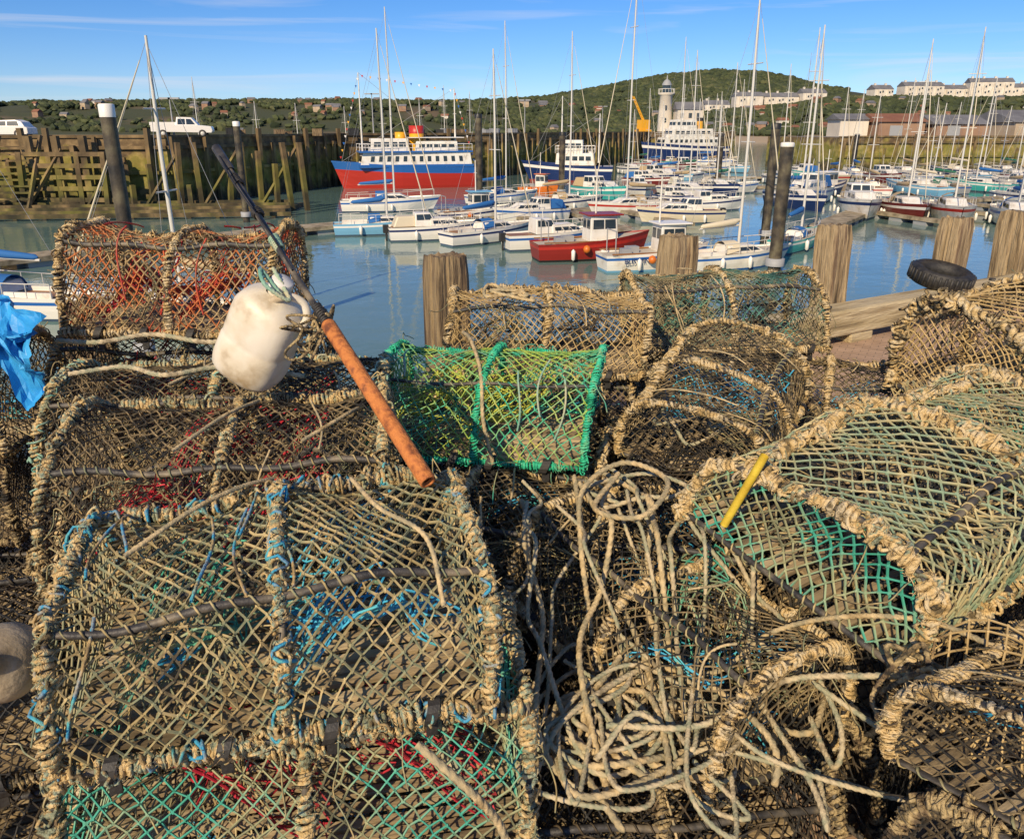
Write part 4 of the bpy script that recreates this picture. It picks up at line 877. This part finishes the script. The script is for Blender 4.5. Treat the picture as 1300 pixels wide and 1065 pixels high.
rope([(-1.3,2.12,1.02),(-1.15,2.16,1.03),(-1.0,2.08,1.03),(-.85,2.16,1.03),(-.6,2.1,1.02)],.007,'rope_grey','grey rope across the stacked pots')
for A_ in ([(-.70,1.20,.97),(-.62,1.32,1.0),(-.56,1.42,1.0),(-.52,1.5,.98)],[(-.34,1.46,1.0),(-.26,1.33,1.0),(-.16,1.25,.98),(-.12,1.15,.90)],[(-.78,1.6,1.0),(-.72,1.78,1.02),(-.68,1.92,1.01)],[(-.98,2.05,1.01),(-.9,2.22,1.03),(-.92,2.36,1.02)],[(-.5,1.66,1.0),(-.42,1.78,1.02),(-.40,1.9,1.0)]):
    rope(A_,.0045,'rope_tan','thin cord tied across a pot')
rope([(-.16,1.02,.72),(-.07,.98,.66),(-.02,1.0,.56),(.01,.98,.46),(.06,1.05,.40)],.007,'rope_tan','frayed tan rope end hanging off the pot')
def drape(cx,cy,cz,rx,ry,mt,seed,lab,fall=.16,cell=.03,tw=.0020,rough=.04):
    n=int(2*rx/cell);m_=int(2*ry/cell*1.7);m_+=m_%2; I,J=np.meshgrid(np.arange(n+1),np.arange(m_+1),indexing='ij')
    u=(I+.5*(J%2))/n*2-1;v=J/m_*2-1; P=np.zeros(u.shape+(3,))
    for i in range(n+1):
        for j in range(m_+1):
            x,y=cx+rx*u[i,j],cy+ry*v[i,j]; N_=noise.noise_vector(Vector((x*7,y*7,seed)))
            edge=max(0,max(abs(u[i,j]),abs(v[i,j]))-.6)/.4
            P[i,j]=(x+N_.x*.04,y+N_.y*.04,cz+rough*(N_.z+.5*math.sin(x*30+seed))-fall*edge**1.5)
    A=[];B_=[]
    for di in(0,1):
        for j in range(m_):
            i=np.arange(n+1); i2=i+(di if j%2 else di-1); ok=(i2>=0)&(i2<=n); A.append(P[i[ok],j]);B_.append(P[i2[ok],j+1])
    A=np.concatenate(A);B_=np.concatenate(B_); b=MB(); b.add(*prisms(A,B_,tw)); b.add(*knots(P.reshape(-1,3),tw*1.8))
    obj('scrap_netting',b.build('scrap_netting',[M[mt]],False),None,(0,0,0),(0,0,0),lab,'fishing net','scraps of netting over the pots')
drape(.50,2.16,.72,.18,.2,'net_black',3,'black scrap netting bunched over the pots')
drape(.50,1.70,.62,.10,.16,'net_teal',11,'green netting scrap hanging below the large pot',fall=.2)
drape(1.15,1.05,.80,.34,.24,'net_brown',13,'brown netting slumped over a collapsed pot',fall=.14,rough=.05)
# ------------------------------------------------------------ marker pole with jug
p0=Vector((-.187,1.43,1.03)); p1=Vector((-.897,2.41,1.646)); d=(p1-p0); Lp=d.length
e=empty('marker_pole',p0,d.to_track_quat('Z','Y').to_euler(),'leaning marker pole with rusty orange pipe and black shaft','marker pole')
b=MB();b.add(*lathe([(.012,-.02),(.012,-.03),(.0175,-.03),(.018,0),(.018,Lp*.2),(.018,Lp*.36),(.015,Lp*.365),(.010,Lp*.365)],20));obj('rusty_pipe',b.build('rusty_pipe',[M['rust']]),e)
b=MB();b.add(*tube(resample([(0,0,.1),(.004,0,Lp*.5),(0,0,Lp*.97)],.04),.0085,10));b.add(*lathe([(.012,Lp*.90),(.014,Lp*.91),(.014,Lp*1.0),(.001,Lp*1.005)],10));obj('shaft',b.build('shaft',[M['pipe']]),e)
b=MB()
for (a,c,m_) in((.365,.42,0),(.60,.64,1),(.72,.74,0),(.84,.88,0)): b.add(*helix([(0,0,Lp*a),(0,0,Lp*c)],.0115,.008,.0036),m_)
obj('lashing',b.build('lashing',[M['rubber'],M['rope_teal']]),e)
b=MB();b.add(*tube(spline([(.012,.01,Lp*.95),(.03,.03,Lp*.8),(.012,.02,Lp*.62),(.02,.03,Lp*.5)],.02),.003,5));obj('cord',b.build('cord',[M['rubber']]),e)
je=empty('plastic_jug',(-.655,1.93,1.195),(math.radians(8),math.radians(31),math.radians(-12)),'dirty white plastic jug float tied to the marker pole','jug')
V=[];zs=[(-.140,.70),(-.135,.86),(-.120,.96),(-.095,1),(-.03,1.0),(-.025,.985),(-.015,.985),(-.01,1),(.05,1),(.078,.96),(.100,.84),(.118,.62),(.130,.30)]
k=32
for z,s in zs:
    for a in range(k):
        t_=a/k*2*math.pi; c_,s_=math.cos(t_),math.sin(t_); dn=1-.06*math.exp(-((z-.02)/.05)**2)*max(0,math.cos(t_-4.2))
        V.append((.094*s*dn*np.sign(c_)*abs(c_)**.68,.082*s*dn*np.sign(s_)*abs(s_)**.68,z))
b=MB();b.add(V,ringfaces(len(zs),k)); obj('body',b.build('body',[M['jug']]),je)
obj('bottom',poly('bottom',[V[i] for i in range(k)]+[(0,0,-.130)],[[(i+1)%k,i,k] for i in range(k)],[M['jug']],smooth=True),je)
b=MB();b.add(*lathe([(.03,.12),(.024,.128),(.024,.15)],16));b.add(*lathe([(.029,.143),(.029,.17),(.026,.174),(.001,.175)],16),1);obj('cap',b.build('cap',[M['jug'],M['whited']]),je)
b=MB();b.add(*tube(spline([(.0,-.03,.115),(.03,-.02,.150),(.07,0,.148),(.095,0,.115),(.088,0,.07)],.01),.011,8));obj('handle',b.build('handle',[M['jug']]),je)
rope([(-.60,1.90,1.37),(-.57,1.87,1.33),(-.55,1.84,1.30),(-.60,1.83,1.34),(-.62,1.87,1.37),(-.57,1.85,1.31)],.005,'rope_teal','green cord tying the jug to the pole')
for q_ in range(3): tangle(-.50+.01*q_,1.80,1.13,.045,.05,8,.0033,'wrap_dark',90+q_,.10,'dark cords knotted around the pole')
b=MB();b.add(*tube(resample([(.515,1.64,.79),(.58,1.60,.99)],.02),.010,12));obj('yellow_pipe',b.build('yellow_pipe',[M['yellow']]),None,(0,0,0),(0,0,0),'short bright yellow plastic pipe sticking out of a pot','pipe')
b=MB();n=34;V=[]
for i in range(n):
    for j in range(n):
        u,v=i/(n-1),j/(n-1); x=-1.86+.40*u; y=2.34+.08*math.sin(5*u)+.03*math.sin(14*v+u*9); z=1.22-.26*v*(.55+.45*abs(math.sin(u*7+1)))+.025*math.sin(11*u+7*v)-.05*u
        q_=noise.noise_vector(Vector((u*6,v*6,1)))*.035+noise.noise_vector(Vector((u*17,v*17,1)))*.016; V.append((x+q_.x,y+q_.y-.06*v,z+q_.z))
I,J=np.meshgrid(np.arange(n-1),np.arange(n-1),indexing='ij');b.add(V,np.stack([I*n+J,(I+1)*n+J,(I+1)*n+J+1,I*n+J+1],-1).reshape(-1,4))
obj('blue_tarpaulin',b.build('blue_tarpaulin',[M['tarp']],False),None,(0,0,0),(0,0,0),'torn bright blue tarpaulin draped over stacked pots','tarpaulin')
b=MB();b.add(*lathe([(.005,-.075),(.035,-.068),(.062,-.045),(.075,0),(.062,.045),(.035,.068),(.018,.08),(.018,.095),(.004,.096)],20))
obj('net_float',b.build('net_float',[M['floatm']]),None,(-.98,1.22,2*T+.055),(.9,.5,0),'small round dirty tan float resting on a pot','float')
